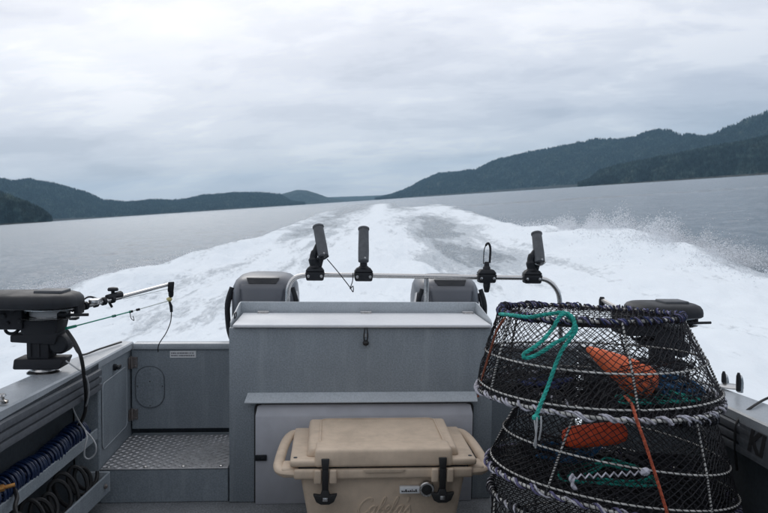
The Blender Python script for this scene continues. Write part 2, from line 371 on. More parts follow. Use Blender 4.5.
t.links.new(ramp(t, fm, [(0, 0.18), (0.5, 0.7), (1, 0.95)]), b.inputs['Roughness'])
b.inputs['IOR'].default_value = 1.333
t.links.new(ramp(t, fm, [(0, 0.5), (1, 0.12)]), b.inputs['Specular IOR Level'])
wv = mth(t, 'ADD', mth(t, 'MULTIPLY', tn(1.7, (1, 1.3, 1), 6, .62, .4), 1.3), mth(t, 'ADD', mth(t, 'MULTIPLY', tn(7, (1, 1.2, 1), 4, .6), 0.30), mth(t, 'MULTIPLY', tn(.30, (1, 1.4, 1), 4, .55), 2.2)))
fv = mth(t, 'ADD', mth(t, 'MULTIPLY', tn(1.4, (1, .16, 1), 5, .6, .3), 0.80), mth(t, 'MULTIPLY', tn(7, (1, .25, 1), 3, .5), 0.035))
hm = nn(t, 'ShaderNodeMix'); t.links.new(fm, hm.inputs[0]); t.links.new(wv, hm.inputs[2]); t.links.new(fv, hm.inputs[3])
bp = nn(t, 'ShaderNodeBump'); bp.inputs['Strength'].default_value = 0.6; bp.inputs['Distance'].default_value = 0.24
t.links.new(hm.outputs[0], bp.inputs['Height']); t.links.new(bp.outputs[0], b.inputs['Normal'])
me.materials.append(ms); me.polygons.foreach_set('use_smooth', [True]*len(me.polygons))
sea = bpy.data.objects.new('sea', me); COL.objects.link(sea); sea['kind'] = 'structure'

# ================================================================== HILLS
def wdir(px, py):
    v = R_cw @ cray(px, py); return math.atan2(v.x, v.y), v.z/math.hypot(v.x, v.y)
def matforest():
    m = bpy.data.materials.new('conifer_forest'); m.use_nodes = True; t = m.node_tree; b = t.nodes['Principled BSDF']
    g = nn(t, 'ShaderNodeTexCoord'); n = nn(t, 'ShaderNodeTexNoise'); n.inputs['Scale'].default_value = 0.009; n.inputs['Detail'].default_value = 12; n.inputs['Roughness'].default_value = .72
    t.links.new(g.outputs['Object'], n.inputs['Vector'])
    c = ramp(t, n.outputs[0], [(0.32, (0.006, 0.012, 0.015)), (0.48, (0.012, 0.023, 0.026)), (0.58, (0.030, 0.046, 0.043)), (0.70, (0.080, 0.090, 0.070))])
    n3 = nn(t, 'ShaderNodeTexNoise'); n3.inputs['Scale'].default_value = 0.045; n3.inputs['Detail'].default_value = 3; t.links.new(g.outputs['Object'], n3.inputs['Vector'])
    c = mixc(t, 1.0, c, ramp(t, n3.outputs[0], [(0.36, 0.45), (0.5, 1.0), (0.64, 2.1)]), 'MULTIPLY')  # noise put into the colour for lit treetops and dark gaps between
    t.links.new(c, b.inputs['Base Color']); b.inputs['Roughness'].default_value = .9; b.inputs['Specular IOR Level'].default_value = .1
    return m
MF = matforest()
MR = material('shore_rock', (0.075, 0.072, 0.062), 0.9, grain=0.4, gscale=0.08, dirt=0.5, dscale=0.02)
def hill(name, prof, d_shore, d_crest, back, seed, rough, nx=260, trees=0, tree_h=18, gully=0.10):
    prof = sorted(prof); pxs = np.linspace(prof[0][0], prof[-1][0], nx)
    tops = np.interp(pxs, [p[0] for p in prof], [p[1] for p in prof])
    fs = lambda d, q: d(q) if callable(d) else d
    q = (pxs-pxs[0])/(pxs[-1]-pxs[0])
    AZ = []; HT = []
    for a, b_ in zip(pxs, tops):
        z_, e_ = wdir(a, b_); AZ.append(z_); HT.append(e_)
    AZ = np.array(AZ); HT = np.array(HT)
    ds = np.array([fs(d_shore, v) for v in q]); dc = np.array([fs(d_crest, v) for v in q]); bk = back
    rows = np.concatenate([np.linspace(0, 1, 44), np.linspace(1.03, 1.6, 16)])
    T, Q = np.meshgrid(rows, np.arange(nx), indexing='ij')
    DS = ds[Q]; DC = dc[Q]; D = np.where(T <= 1, DS+(DC-DS)*T, DC+(T-1)/.6*bk)
    crest = np.maximum(HT[Q]*DC+SEA_H, 1.5)
    Xh = D*np.sin(AZ[Q]); Yh = D*np.cos(AZ[Q])
    s = np.where(T <= 1, np.sin(np.clip(T, 0, 1)*math.pi/2)**0.9, np.cos((T-1)/.6*math.pi/2))
    z = crest*s
    nz = fbm(Xh/520., Yh/520., 5, seed, .55)-0.5
    nz2 = fbm(Xh/90., Yh/90., 4, seed+9, .6)-0.5
    amp = np.sin(np.clip(T, 0, 1)*math.pi)
    z = z*(1+1.0*nz*amp*gully*5) + nz2*rough*np.clip(T*4, 0, 1)*np.clip(crest/60, 0.1, 1)
    z = np.where(T < 0.001, -3, z); z = np.where(T > 1.59, -3, z)
    V = np.stack([Xh, Yh, z], -1).reshape(-1, 3)
    i = np.arange(len(rows)-1)[:, None]*nx; k = np.arange(nx-1)[None, :]
    F = np.stack([i+k, i+k+1, i+nx+k+1, i+nx+k], -1).reshape(-1, 4)
    me = bpy.data.meshes.new(name); me.from_pydata(V.tolist(), [], F[:, ::-1].tolist()); me.update()
    me.materials.append(MF); me.materials.append(MR)
    me.polygons.foreach_set('material_index', [1 if j < (nx-1)*1 else 0 for j in range(len(me.polygons))])
    me.polygons.foreach_set('use_smooth', [True]*len(me.polygons))
    o = bpy.data.objects.new(name, me); COL.objects.link(o); o['kind'] = 'structure'
    if trees:
        rs = np.random.RandomState(seed)
        G = V.reshape(len(rows), nx, 3)
        w = np.linalg.norm(np.diff(G[:, :, :2], axis=1)[:-1], axis=2)*np.linalg.norm(np.diff(G[:, :, :2], axis=0)[:, :-1], axis=2)
        w[0] = 0; w[48:] = 0
        pr = (w/w.sum()).reshape(-1); idx = rs.choice(len(pr), trees, p=pr)
        ii, kk = idx//(nx-1), idx % (nx-1); a = rs.rand(trees, 1); c = rs.rand(trees, 1)
        pos = (G[ii, kk]*(1-a)+G[ii, kk+1]*a)*(1-c)+(G[ii+1, kk]*(1-a)+G[ii+1, kk+1]*a)*c
        hh = tree_h*(0.55+0.75*rs.rand(trees)); rw = hh*(0.17+0.1*rs.rand(trees)); th0 = rs.rand(trees)*6.28
        ns = 5; VV = np.zeros((trees, ns*2+2, 3))
        for s_ in range(ns):
            an = th0+s_*2*math.pi/ns
            VV[:, s_, 0] = pos[:, 0]+rw*np.cos(an); VV[:, s_, 1] = pos[:, 1]+rw*np.sin(an); VV[:, s_, 2] = pos[:, 2]+hh*0.02
            an = an+.6
            VV[:, ns+s_, 0] = pos[:, 0]+rw*.62*np.cos(an); VV[:, ns+s_, 1] = pos[:, 1]+rw*.62*np.sin(an); VV[:, ns+s_, 2] = pos[:, 2]+hh*0.42
        VV[:, 2*ns] = pos; VV[:, 2*ns, 2] += hh*.62
        VV[:, 2*ns+1] = pos; VV[:, 2*ns+1, 2] += hh
        f = []
        for s_ in range(ns):
            l = (s_+1) % ns; f.append((s_, l, 2*ns)); f.append((ns+s_, ns+l, 2*ns+1))
        f = np.array(f); FF = (f[None]+(np.arange(trees)*(2*ns+2))[:, None, None]).reshape(-1, 3)
        mt = bpy.data.meshes.new('forest'); n_v = trees*(2*ns+2); n_f = len(FF)
        mt.vertices.add(n_v); mt.vertices.foreach_set('co', VV.reshape(-1)); mt.loops.add(n_f*3); mt.loops.foreach_set('vertex_index', FF.reshape(-1).astype(np.int32))
        mt.polygons.add(n_f); mt.polygons.foreach_set('loop_start', np.arange(n_f, dtype=np.int32)*3); mt.update(); mt.validate()
        mt.materials.append(MF)
        fo = bpy.data.objects.new('forest', mt); COL.objects.link(fo); fo['kind'] = 'stuff'
        tag(fo, {'near_hill': 'dark conifer forest on the nearest hill at the right', 'headland': 'dark forest on the low headland at the far left edge', 'hill': 'forest covering the long blue hill on the left shore', 'ridge': 'forest on the high ridge behind the nearest right hill'}.get(name, 'forest on the hills'), 'forest')
    return o
hill('far_ridge', [(180, 200), (240, 198), (300, 197), (330, 197.2), (380, 195.5), (410, 192), (450, 190), (520, 184)], 11500, 13000, 1200, 5, 10, 160)
hill('far_hill', [(255, 207), (268, 199), (283, 193.5), (297, 190), (307, 190.5), (318, 194), (328, 197.5), (345, 200.5), (385, 199)], 9000, 10000, 900, 6, 10, 120, gully=.05)
hill('hill', [(-260, 195), (-160, 178), (-60, 184), (0, 181), (12, 183), (30, 181.5), (48, 185), (66, 189), (85, 195), (103, 203), (125, 205), (150, 202), (180, 202), (205, 197.5), (232, 194.5), (262, 194.5), (280, 196), (292, 203), (305, 204.5)],
     lambda q: 4300+2200*q, lambda q: 5600+2000*q, 1000, 8, 26, 340, trees=32000, tree_h=24)
hill('headland', [(-300, 130), (-150, 165), (-60, 185), (0, 196), (14, 201), (30, 207), (42, 213), (52, 220.8)], lambda q: 2300, lambda q: 2300+330*(1-q)+20, 300, 9, 10, 120, trees=9000, tree_h=15)
hill('ridge', [(375, 200.5), (392, 196), (404, 191.5), (421, 182), (439, 174.5), (459, 173), (476, 171.5), (484, 167), (491, 163.5), (509, 159), (534, 153), (559, 148), (584, 144.5), (599, 142.5), (624, 139.5), (634, 139.5), (646, 135), (659, 133), (671, 133.5), (679, 137), (694, 136.5), (714, 137), (729, 130.5), (744, 124), (768, 118), (800, 112), (860, 106), (960, 120), (1080, 130)],
     lambda q: 6900-3600*q, lambda q: 8200-4000*q, 1400, 12, 46, 420, trees=42000, tree_h=23, gully=.20)
hill('near_hill', [(578, 186.4), (589, 182.5), (599, 174), (619, 169), (644, 164.5), (665, 160), (684, 156), (705, 152), (724, 148.5), (745, 145), (768, 141), (800, 138), (900, 128), (1080, 120)],
     lambda q: 3600-1500*q, lambda q: 4000-1200*q, 600, 15, 18, 320, trees=26000, tree_h=20)

# spray thrown up on the starboard quarter
rs = np.random.RandomState(4); n = 300000
yy = 9.5+rs.gamma(4.0, 2.1, n); yy = np.where(yy > 46, 12+rs.rand(n)*8, yy)
lump = fbm(yy*0.9+3, yy*0+1.0, 4, 5, .6)
hgt = 0.26*sst(11, 16, yy)*(1-0.8*sst(18, 36, yy))*(0.75+0.5*lump)+.05
cxr = np.interp(yy, [0, 6, 12, 22, 37, 60], [2.0, 5.0, 6.3, 6.5, 6.4, 7.5])
w1 = 0.25+0.75*rs.rand(n)
xx = cxr-.15+rs.normal(0, .48, n)
clump = sst(.3, .7, fbm(xx*1.8, yy*1.0, 4, 66, .6))
zz = hgt*np.minimum(rs.gamma(1.5, .55, n), 2.9-.9*rs.rand(n))*np.exp(-((xx-cxr)/1.15)**2)*(0.45+0.9*clump)+.10
left = rs.rand(n) < 0.05
xl = -np.interp(yy, [0, 9, 18, 28, 41, 60], [3, 8.0, 8.6, 7.7, 7.4, 8]); xx = np.where(left, xl+rs.normal(0, .35, n), xx); zz = np.where(left, .05+rs.gamma(1.2, .05, n), zz)
stray = rs.rand(n) < .004; zz = np.where(stray, zz+rs.gamma(1.3, .10, n)*(~left)*(yy > 11), zz)
sz = 0.004+0.013*rs.rand(n)**6+0.00065*yy*rs.rand(n)**1.5
xx = xx-0.1+0.016*yy
keep = (zz > .21) | left; xx, yy, zz, sz = xx[keep], yy[keep], zz[keep], sz[keep]; n = min(len(xx), 190000); xx, yy, zz, sz = xx[:n], yy[:n], zz[:n], sz[:n]
tet = np.array([[1, 1, 1], [-1, -1, 1], [-1, 1, -1], [1, -1, -1]])*.58
V = (np.stack([xx, yy, zz], -1)[:, None, :]+tet[None]*sz[:, None, None]*(.8+.4*rs.rand(n, 4, 1))).reshape(-1, 3)
f = np.array([(0, 1, 2), (0, 3, 1), (0, 2, 3), (1, 3, 2)]); F = (f[None]+(np.arange(n)*4)[:, None, None]).reshape(-1, 3)
me = bpy.data.meshes.new('spray'); me.from_pydata(V.tolist(), [], F.tolist()); me.update()
me.polygons.foreach_set('use_smooth', [True]*len(me.polygons))
mw = material('spray_drops', (0.90, 0.92, 0.95), 0.6); me.materials.append(mw)
sp = bpy.data.objects.new('spray', me); COL.objects.link(sp); sp['kind'] = 'stuff'; tag(sp, 'white spray drops flying above the wake', 'spray')

# ================================================================== THE BOAT
boat = thing('motor_boat', 'open grey aluminium boat cockpit with raised stern locker and low side decks', 'boat', (0, 1.7, 0))
CX = 0.155
def hin(y): return float(np.interp(y, [-.7, 2.49, 3.3, 3.9], [1.245, 1.223, 1.188, 1.170]))
STN = [(-0.7, 1.475, .700), (1.0, 1.465, .690), (2.49, 1.420, .673), (3.3, 1.372, .655), (3.94, 1.292, .645)]
def gun(s):
    stripv = []; mb = MB(); rings = []
    for (y, w, z) in STN:
        xi = CX+s*hin(y); xo = CX+s*(w-.02)
        prof = [(xi, z-.035), (xi, z-.006), (xi+s*.006, z), (xo-s*.03, z+.004), (xo-s*.008, z-.004), (xo, z-.022), (xo+s*.004, z-.06), (xo-s*.012, z-.065), (xo-s*.014, z-.035)]
        rings.append([(p[0], y, p[1]) for p in prof])
    m = len(rings[0]); V = [p for r in rings for p in r]; F = []
    for a in range(len(rings)-1):
        for k in range(m):
            l = (k+1) % m; F.append((a*m+k, a*m+l, (a+1)*m+l, (a+1)*m+k))
    F.append(tuple(range(m))); F.append(tuple((len(rings)-1)*m+k for k in range(m)))
    mb.add(V, F); g = mb.build('gunwale', M['cap'], boat)
    # three grooved strips along the inner face
    ye = 3.40 if s < 0 else 3.85
    for r in range(3):
        st = MB(); rings = []
        for (y, w, z) in [q for q in STN if q[0] < ye]+[(ye, 0, np.interp(ye, [q[0] for q in STN], [q[2] for q in STN]))]:
            t0 = z-.038-r*.033; t1 = t0-.029
            xin = CX+s*hin(y); rings.append([(xin, y, t0), (xin-s*.012, y, t0-.003), (xin-s*.014, y, t0-.012), (xin-s*.012, y, t1+.002), (xin, y, t1)])
        V = [p for q in rings for p in q]; F = []; m = 5
        for a in range(len(rings)-1):
            for k in range(m):
                l = (k+1) % m; F.append((a*m+k, a*m+l, (a+1)*m+l, (a+1)*m+k))
        F.append(tuple(range(m))); F.append(tuple((len(rings)-1)*m+k for k in range(m)))
        st.add(V, F); st.build('rub_strip', M['extr'], g)
    bk = MB()
    for (ya, yb) in ((-.7, 2.49), (2.49, min(3.3, ye)), (3.3, ye-.002)):
        xa, xb = CX+s*hin(ya), CX+s*hin(yb); bk.hexa([(xa, ya, .54), (xb, yb, .54), (xb+s*.012, yb, .54), (xa+s*.012, ya, .54)], [(xa, ya, .64), (xb, yb, .64), (xb+s*.012, yb, .64), (xa+s*.012, ya, .64)])
    bk.build('strip_backing', M['dark_hull_and_gap'], g)
    # hull outside
    h = MB(); V = []; lv = [(-.02, -.045), (-.02, -.10), (-.02, -.66), (-.20, -1.15)]
    for (y, w, z) in STN:
        for (dx, dz) in lv: V.append((CX+s*(w+dx-.016), y, z+dz))
    m = 4; F = [(a*m+k, a*m+k+1, (a+1)*m+k+1, (a+1)*m+k) for a in range(len(STN)-1) for k in range(m-1)]
    h.add(V, F)
    ho = h.build('hull_side', M['hull'], boat); md = ho.modifiers.new('solid', 'SOLIDIFY'); md.thickness = .004; md.offset = 0
    return g
gp_ = gun(-1); gs_ = gun(1)
# inner liners
mb = MB(); mb.hexa([(-1.275, -.7, 0), (-1.26, -.7, 0), (-1.145, 3.40, 0), (-1.160, 3.40, 0)], [(-1.275, -.7, .61), (-1.26, -.7, .61), (-1.145, 3.40, .61), (-1.160, 3.40, .61)]); mb.build('side_liner', M['dark_hull_and_gap'], boat)
mb = MB(); mb.hexa([(CX+1.35, -.7, 0), (CX+1.33, -.7, 0), (CX+1.20, 3.86, 0), (CX+1.22, 3.86, 0)], [(CX+1.35, -.7, .62), (CX+1.33, -.7, .62), (CX+1.20, 3.86, .62), (CX+1.22, 3.86, .62)]); mb.build('side_liner', M['dark_hull_and_gap'], boat)
mb = MB(); mb.box(CX-1.27, CX+1.27, -.7, 3.95, -.03, 0.0); mb.build('deck', material('deck_paint', (0.17, 0.18, 0.19), .6, grain=.35, gscale=120, dirt=.5, dscale=8), boat)
mb = MB(); mb.box(CX-1.1, CX+1.1, -.7, 3.9, -.55, -.4); mb.build('hull_bottom', M['hull'], boat)
# port quarter panel (between the open side storage and the door)
qp = MB(); qp.box(-1.14, -1.030, 3.395, 3.945, 0.001, .618, .004, 1); qp = qp.build('quarter_panel', M['hammer'], boat)
def loop_outline(fr, w, h, rc, n=6):                # fr: origin, u, v ; rounded rectangle centred
    o_, u, v = fr; out = []
    for (sx, sy, a0) in ((1, 1, 0), (-1, 1, 90), (-1, -1, 180), (1, -1, 270)):
        for k in range(n+1):
            a = R_(a0+90*k/n); out.append(o_+u*(sx*(w/2-rc)+rc*math.cos(a))+v*(sy*(h/2-rc)+rc*math.sin(a)))
    return out
def rplate(mb, fr, nrm_, w, h, rc, th, bev=0.0015):
    pts = loop_outline(fr, w, h, rc); mb.poly(pts, nrm_*th, 0); return mb
ap = MB(); rplate(ap, (Vector((-1.029, 3.635, .385)), Vector((0, 1, 0)), Vector((0, 0, 1))), Vector((1, 0, 0)), .40, .30, .03, .004)
ap.build('access_panel', M['hammer'], qp)
gk = MB(); gk.tube(loop_outline((Vector((-1.0255, 3.635, .385)), Vector((0, 1, 0)), Vector((0, 0, 1))), .405, .305, .032), .0028, 5, closed=True); gk.build('panel_edge', M['cap'], qp)
lt = MB(); lt.lathe((-1.03, 3.63, .575), (1, 0, 0), [(.016, 0), (.016, .012), (.010, .016), (.010, .03), (.002, .031)], 12); lt.box(-1.008, -.999, 3.605, 3.655, .567, .584, .003); lt.build('latch', M['black'], qp)
# rear bulkhead of the cabin behind the eye, with its roof overhang
cb = MB(); cb.box(-1.08, -0.35, -.62, -.56, 0.002, 2.02); cb.box(.55, 1.39, -.62, -.56, .002, 2.02); cb.box(-.349, .549, -.62, -.56, 1.9, 2.02)
cb.build('cabin_bulkhead', M['hammer'], boat)
cr = MB(); cr.box(-1.24, 1.55, -1.6, .55, 2.03, 2.10, .02); cr.build('cabin_roof', M['hull'], boat)
# storage trays on the port side
def tray(z, h, x0_, x1_, ylo, yhi):                 # x0_ at y 0, x1_ at y 3.4
    def X_(y): return x0_+(x1_-x0_)*y/3.4
    a_, b_ = X_(ylo), X_(yhi)
    def slab(m, o0, o1, z0, z1, bev=0): m.hexa([(a_+o0, ylo, z0), (a_+o1, ylo, z0), (b_+o1, yhi, z0), (b_+o0, yhi, z0)], [(a_+o0, ylo, z1), (a_+o1, ylo, z1), (b_+o1, yhi, z1), (b_+o0, yhi, z1)], bev, 1)
    m = MB(); slab(m, -.010, 0, z-h, z, .002); slab(m, -.10, -.0102, z-h, z-h+.006)
    return m.build('storage_tray', M['hammer'], boat)
tray(.352, .048, -1.205, -1.028, -.3, 3.375); t2 = tray(.165, .085, -1.225, -.962, -.3, 3.33)
m = MB(); m.box(-1.055, -.968, 3.331, 3.339, .078, .168, .002, 1); m.build('end_cap', M['hammer_light'], t2)
m = MB(); m.lathe((-.970, 3.27, .125), (1, .0, 0), [(.011, 0), (.011, .006), (.006, .011)], 10); m.build('bolt', M['hinge'], t2)
# step platform
st = MB(); st.box(-1.029, -.456, 3.395, 3.97, .0005, .154, .003, 1); st = st.build('step', M['hammer'], boat)
m = MB(); m.box(-1.027, -.457, 3.392, 3.905, .1545, .1590, .001, 1); pl = m.build('tread_plate', M['alu'], st)
m = MB(); px = .026
for a in range(24):
    for b_ in range(21):
        cx = -1.016+a*px*.93; cy = 3.407+b_*px*.93
        if cx > -.47 or cy > 3.9: continue
        ang = R_(45) if (a+b_) % 2 else R_(-45)
        ca, sa = math.cos(ang), math.sin(ang)
        def q(u, v, z): return (cx+u*ca-v*sa, cy+u*sa+v*ca, z)
        z0 = .1590
        m.add([q(-.0125, 0, z0), q(0, -.0042, z0), q(.0125, 0, z0), q(0, .0042, z0), q(-.006, 0, z0+.0030), q(.006, 0, z0+.0030)],
              [(0, 1, 5, 4), (1, 2, 5), (2, 3, 4, 5), (3, 0, 4)])
lug = m.build('tread_lugs', M['alu'], st, angle=10); lug['kind'] = 'stuff'
for xq in (-.995, -.83, -.66, -.49):
    m = MB(); m.lathe((xq, 3.41, .160), (0, 0, 1), [(.010, 0), (.009, .004), (.004, .0065)], 10); m.build('bolt', M['steel'], st)
# transom door
dz0, dz1 = .188, .640
m = MB(); m.box(-1.022, -.456, 3.92, 3.965, dz0, dz1-.032, .003, 1); door = m.build('transom_door', M['hammer'], boat)
m = MB(); m.box(-1.010, -.452, 3.908, 3.985, dz1-.0315, dz1, .005, 2); m.build('door_cap', M['cap'], door)
a = P(150, 387, 3.917)
m = MB(); rplate(m, (Vector((a.x, 3.9195, a.z)), Vector((1, 0, 0)), Vector((0, 0, 1))), Vector((0, -1, 0)), .142, .212, .066, .003); ht = m.build('oval_hatch', M['hammer'], door)
m = MB(); m.tube(loop_outline((Vector((a.x, 3.9165, a.z)), Vector((1, 0, 0)), Vector((0, 0, 1))), .148, .218, .069), .0016, 5, closed=True); m.build('hatch_seam', M['extr'], door)
for (u, v) in ((0, .098), (0, -.098), (.064, .005), (-.064, .005), (0, .03)):
    m = MB(); m.lathe((a.x+u, 3.9162, a.z+v), (0, -1, 0), [(.0045, 0), (.0035, .002)], 8); m.build('screw', M['steel'], door)
for zz_ in (P(132, 363, 3.9).z, P(132, 415, 3.9).z):
    m = MB(); m.box(-1.0285, -1.022, 3.88, 3.915, zz_-.028, zz_+.028, .001, 1); m.box(-1.015, -.990, 3.912, 3.9195, zz_-.028, zz_+.028, .001, 1)
    m.tube([(-1.019, 3.912, zz_-.032), (-1.019, 3.912, zz_+.032)], .006, 8)
    for dz in (-.02, .02): m.lathe((-1.001, 3.912, zz_+dz), (0, -1, 0), [(.005, 0), (.003, .002)], 8)
    m.build('hinge', M['hinge'], door)
a = P(170, 350.8, 3.92); c = P(196, 357.6, 3.92)
m = MB(); m.box(a.x, c.x, 3.9178, 3.9197, c.z, a.z); wl = m.build('warning_label', M['white'], door)
m = MB(); rr_ = random.Random(3)
for row in (0, 1):
    x = a.x+.006; zt = a.z-.008-row*.013
    while x < c.x-.012:
        w_ = rr_.choice((.003, .004, .0055)); m.box(x, x+w_, 3.917, 3.9177, zt-.0075, zt); x += w_+.0022
        if rr_.random() < .16: x += .003
pr_ = m.build('print', M['grey_ink'], door)
# dark gap strip under the door and starboard transom panel
m = MB(); m.box(-1.10, -1.0, 3.967, 3.98, .10, .60); m.build('door_jamb', M['dark_hull_and_gap'], boat)
m = MB(); m.box(-1.03, -.45, 3.9865, 4.0, .10, .21); m.build('door_gap_shade', M['dark_hull_and_gap'], boat)  # near-black sheet behind the gap, shade put into its colour
m = MB(); m.box(.765, CX+1.165, 3.86, 3.945, 0.001, .605, .004, 1); tp = m.build('transom_panel', M['hammer'], boat)
m = MB(); m.box(.765, CX+1.165, 3.85, 3.96, .606, .638, .005); m.build('panel_cap', M['cap'], tp)
m = MB(); m.box(CX-1.2, CX+1.2, 4.0, 4.05, -.5, .09); m.box(CX-1., CX+1., 4.051, 4.6, -.12, -.02); m.build('motor_bracket', M['hull'], boat)

# stern locker
BX0, BX1, BY0, BY1 = -.450, .758, 3.38, 3.785
lock = MB(); lock.box(BX0, BX1, BY0, BY1, .001, .805, .005, 2); lock = lock.build('stern_locker', M['hammer'], boat)
m = MB(); m.box(BX0+.001, BX1-.001, BY1+.0005, BY1+.010, .70, .874, .002, 1)
m.poly([(BX0+.001, BY0+.03, .8055), (BX0+.001, BY1, .8055), (BX0+.001, BY1, .872), (BX0+.001, BY1-.05, .872), (BX0+.001, BY0+.05, .833), (BX0+.001, BY0+.03, .823)], (.006, 0, 0))
m.poly([(BX1-.001, BY0+.03, .8055), (BX1-.001, BY1, .8055), (BX1-.001, BY1, .872), (BX1-.001, BY1-.05, .872), (BX1-.001, BY0+.05, .833), (BX1-.001, BY0+.03, .823)], (-.006, 0, 0))
m.build('coaming', M['hammer_light'], lock)
m = MB(); m.tube(loop_outline((Vector((BX0+.008, BY0+.16, .839)), Vector((0, 1, 0)), Vector((0, .12, 1)).normalized()), .07, .022, .010), .0035, 6, closed=True); m.build('grab_hole_rim', M['black'], lock)
m = MB(); m.box(BX0+.018, BX1-.014, BY0-.018, BY1-.022, .8065, .821, .005, 3)
lid = m.build('lid', M['lid'], lock)
for px_ in (263, 366, 468):
    a = P(px_, 314.5, 3.75)
    m = MB(); m.box(a.x-.026, a.x+.026, 3.728, 3.762, .8212, .824, .0008, 1); m.tube([(a.x-.028, 3.766, .826), (a.x+.028, 3.766, .826)], .0048, 8)
    for u in (-.015, .015): m.lathe((a.x+u, 3.742, .824), (0, 0, 1), [(.0042, 0), (.003, .0018)], 8)
    m.build('hinge', M['steel'], lid)
a = P(366, 328, 3.36)
m = MB()
for u in (-.007, .007): m.tube(smooth([(a.x+u*.4, 3.372, .812), (a.x+u, 3.358, .79), (a.x+u*1.2, 3.366, .758), (a.x+u*.4, 3.366, .740)], 5), .0028, 6)
m.lathe((a.x, 3.366, .750), (0, 0, -1), [(.003, 0), (.011, .004), (.015, .012), (.012, .021), (.004, .026)], 14)
m.build('bungee_latch', M['rubber'], lock)
m = MB(); m.box(a.x-.010, a.x+.010, 3.374, 3.3795, .763, .778, .001, 1); m.build('latch_plate', M['steel'], lock)
# shelf flange and the silver access door under it
a = P(246, 393.5, 3.38); c = P(477, 401.2, 3.34)
m = MB(); m.hexa([(a.x-.004, 3.340, c.z-.004), (c.x+.004, 3.340, c.z-.004), (c.x+.002, 3.3795, c.z+.002), (a.x+.008, 3.3795, c.z+.002)], [(a.x-.004, 3.340, c.z+.001), (c.x+.004, 3.340, c.z+.001), (c.x+.002, 3.3795, a.z+.004), (a.x+.008, 3.3795, a.z+.004)], .001)
fl = m.build('ledge', M['hammer_light'], lock)  # pale colour stands in for sky light caught by the sloped top
pa = P(255, 404, 3.37); pc = P(473, 404, 3.37)
w_ = pc.x-pa.x; cxp = (pc.x+pa.x)/2; ph = .468; pz = pa.z-ph/2
m = MB(); rplate(m, (Vector((cxp, 3.379, pz)), Vector((1, 0, 0)), Vector((0, 0, 1))), Vector((0, -1, 0)), w_+.006, ph+.004, .024, .010); m.build('gasket', M['rubber'], lock)
m = MB()
prof = [(0.0, .008), (.008, .012), (.045, .026), (.055, .028), (ph-.02, .025), (ph-.006, .016)]
out = []
for (dz_, th) in prof:
    zz_ = pz+ph/2-.003-dz_; inset = .020*(1-min(1, dz_/.02))**2*1.0
    out.append([(cxp-w_/2+.004+inset, 3.379, zz_), (cxp-w_/2+.004+inset, 3.379-th, zz_), (cxp-w_/2+.018+inset, 3.379-th-.003, zz_), (cxp+w_/2-.018-inset, 3.379-th-.003, zz_), (cxp+w_/2-.004-inset, 3.379-th, zz_), (cxp+w_/2-.004-inset, 3.379, zz_)])
V = [p for q_ in out for p in q_]; F = [(a_*6+k, a_*6+(k+1) % 6, (a_+1)*6+(k+1) % 6, (a_+1)*6+k) for a_ in range(len(out)-1) for k in range(6)]+[tuple(range(6)), tuple((len(out)-1)*6+k for k in range(6))]
m.add(V, F); fd = m.build('access_door', M['panel'], lock)
a = P(262, 457.5, 3.35)
m = MB(); m.box(a.x-.030, a.x+.022, 3.338, 3.3515, a.z-.013, a.z+.013, .004, 2); m.box(a.x-.002, a.x+.012, 3.330, 3.3378, a.z-.005, a.z+.005, .002); m.build('paddle_latch', M['black'], fd)

# rod rail
ry = 3.83
rp = [P(287, 330, ry), P(287.5, 300, ry), P(289.5, 285, ry), P(296, 277.5, ry), P(308, 274.8, ry)]
rq = [P(535, 278, ry), P(547, 280.5, ry), P(555.5, 288, ry), P(559.5, 299, ry), P(560.5, 322, ry), P(561, 345, ry)]
rp[0].z = .62; rq[-1].z = .63
rail_pts = smooth(rp, 8)+[P(350, 275.2, ry), P(426, 276.4, ry), P(490, 277.4, ry)]+smooth(rq, 8)
m = MB(); m.tube(rail_pts, .0125, 12); rail = m.build('rod_rail', M['steel'], boat)
m = MB(); a = P(426.5, 277, ry); m.tube([(a.x, ry, a.z-.008), (a.x+.001, ry, .62)], .0125, 12); m.build('rail_leg', M['steel'], rail)
for q_ in ((rp[0].x, .625), (a.x, .625)):
    m = MB(); m.lathe((q_[0], ry, q_[1]-.01), (0, 0, 1), [(.03, 0), (.03, .005), (.016, .008), (.016, .02)], 16); m.build('rail_flange', M['steel'], rail)
m = MB(); m.box(-.449, .757, 3.80, 3.87, .52, .614, .003, 1); m.build('transom_shelf', M['hammer'], boat)

# starboard cleat
m = MB(); c0 = P(733, 396, 2.72)
for (pxx, top, yq) in ((724.5, 374, 2.78), (739, 375, 2.64)):
    b0 = P(pxx+1, 395, yq); t0 = P(pxx, top, yq); m.tube(smooth([(b0.x, yq, .678), (b0.x, yq, t0.z-.03), (t0.x, yq, t0.z)], 4), [.011]*7+[.010, .006], 10)
m.lathe((P(732, 396, 2.7).x, 2.71, .6815), (0, 0, 1), [(.045, 0), (.045, .004), (.030, .008), (.0, .009)], 20)
m.build('cleat', M['steel'], gs_)
# black caps on the cleat horns
for (pxx, top, yq) in ((724.2, 372.5, 2.78), (739, 374, 2.64)):
    t0 = P(pxx, top, yq); m = MB(); m.tube([(t0.x-.004, yq-.004, t0.z+.006), (t0.x-.005, yq-.006, t0.z-.006), (t0.x-.002, yq-.004, t0.z-.03), (t0.x, yq-.002, .684)], [.004, .008, .0098, .0095], 10); m.build('cleat_cap', M['black'], gs_)
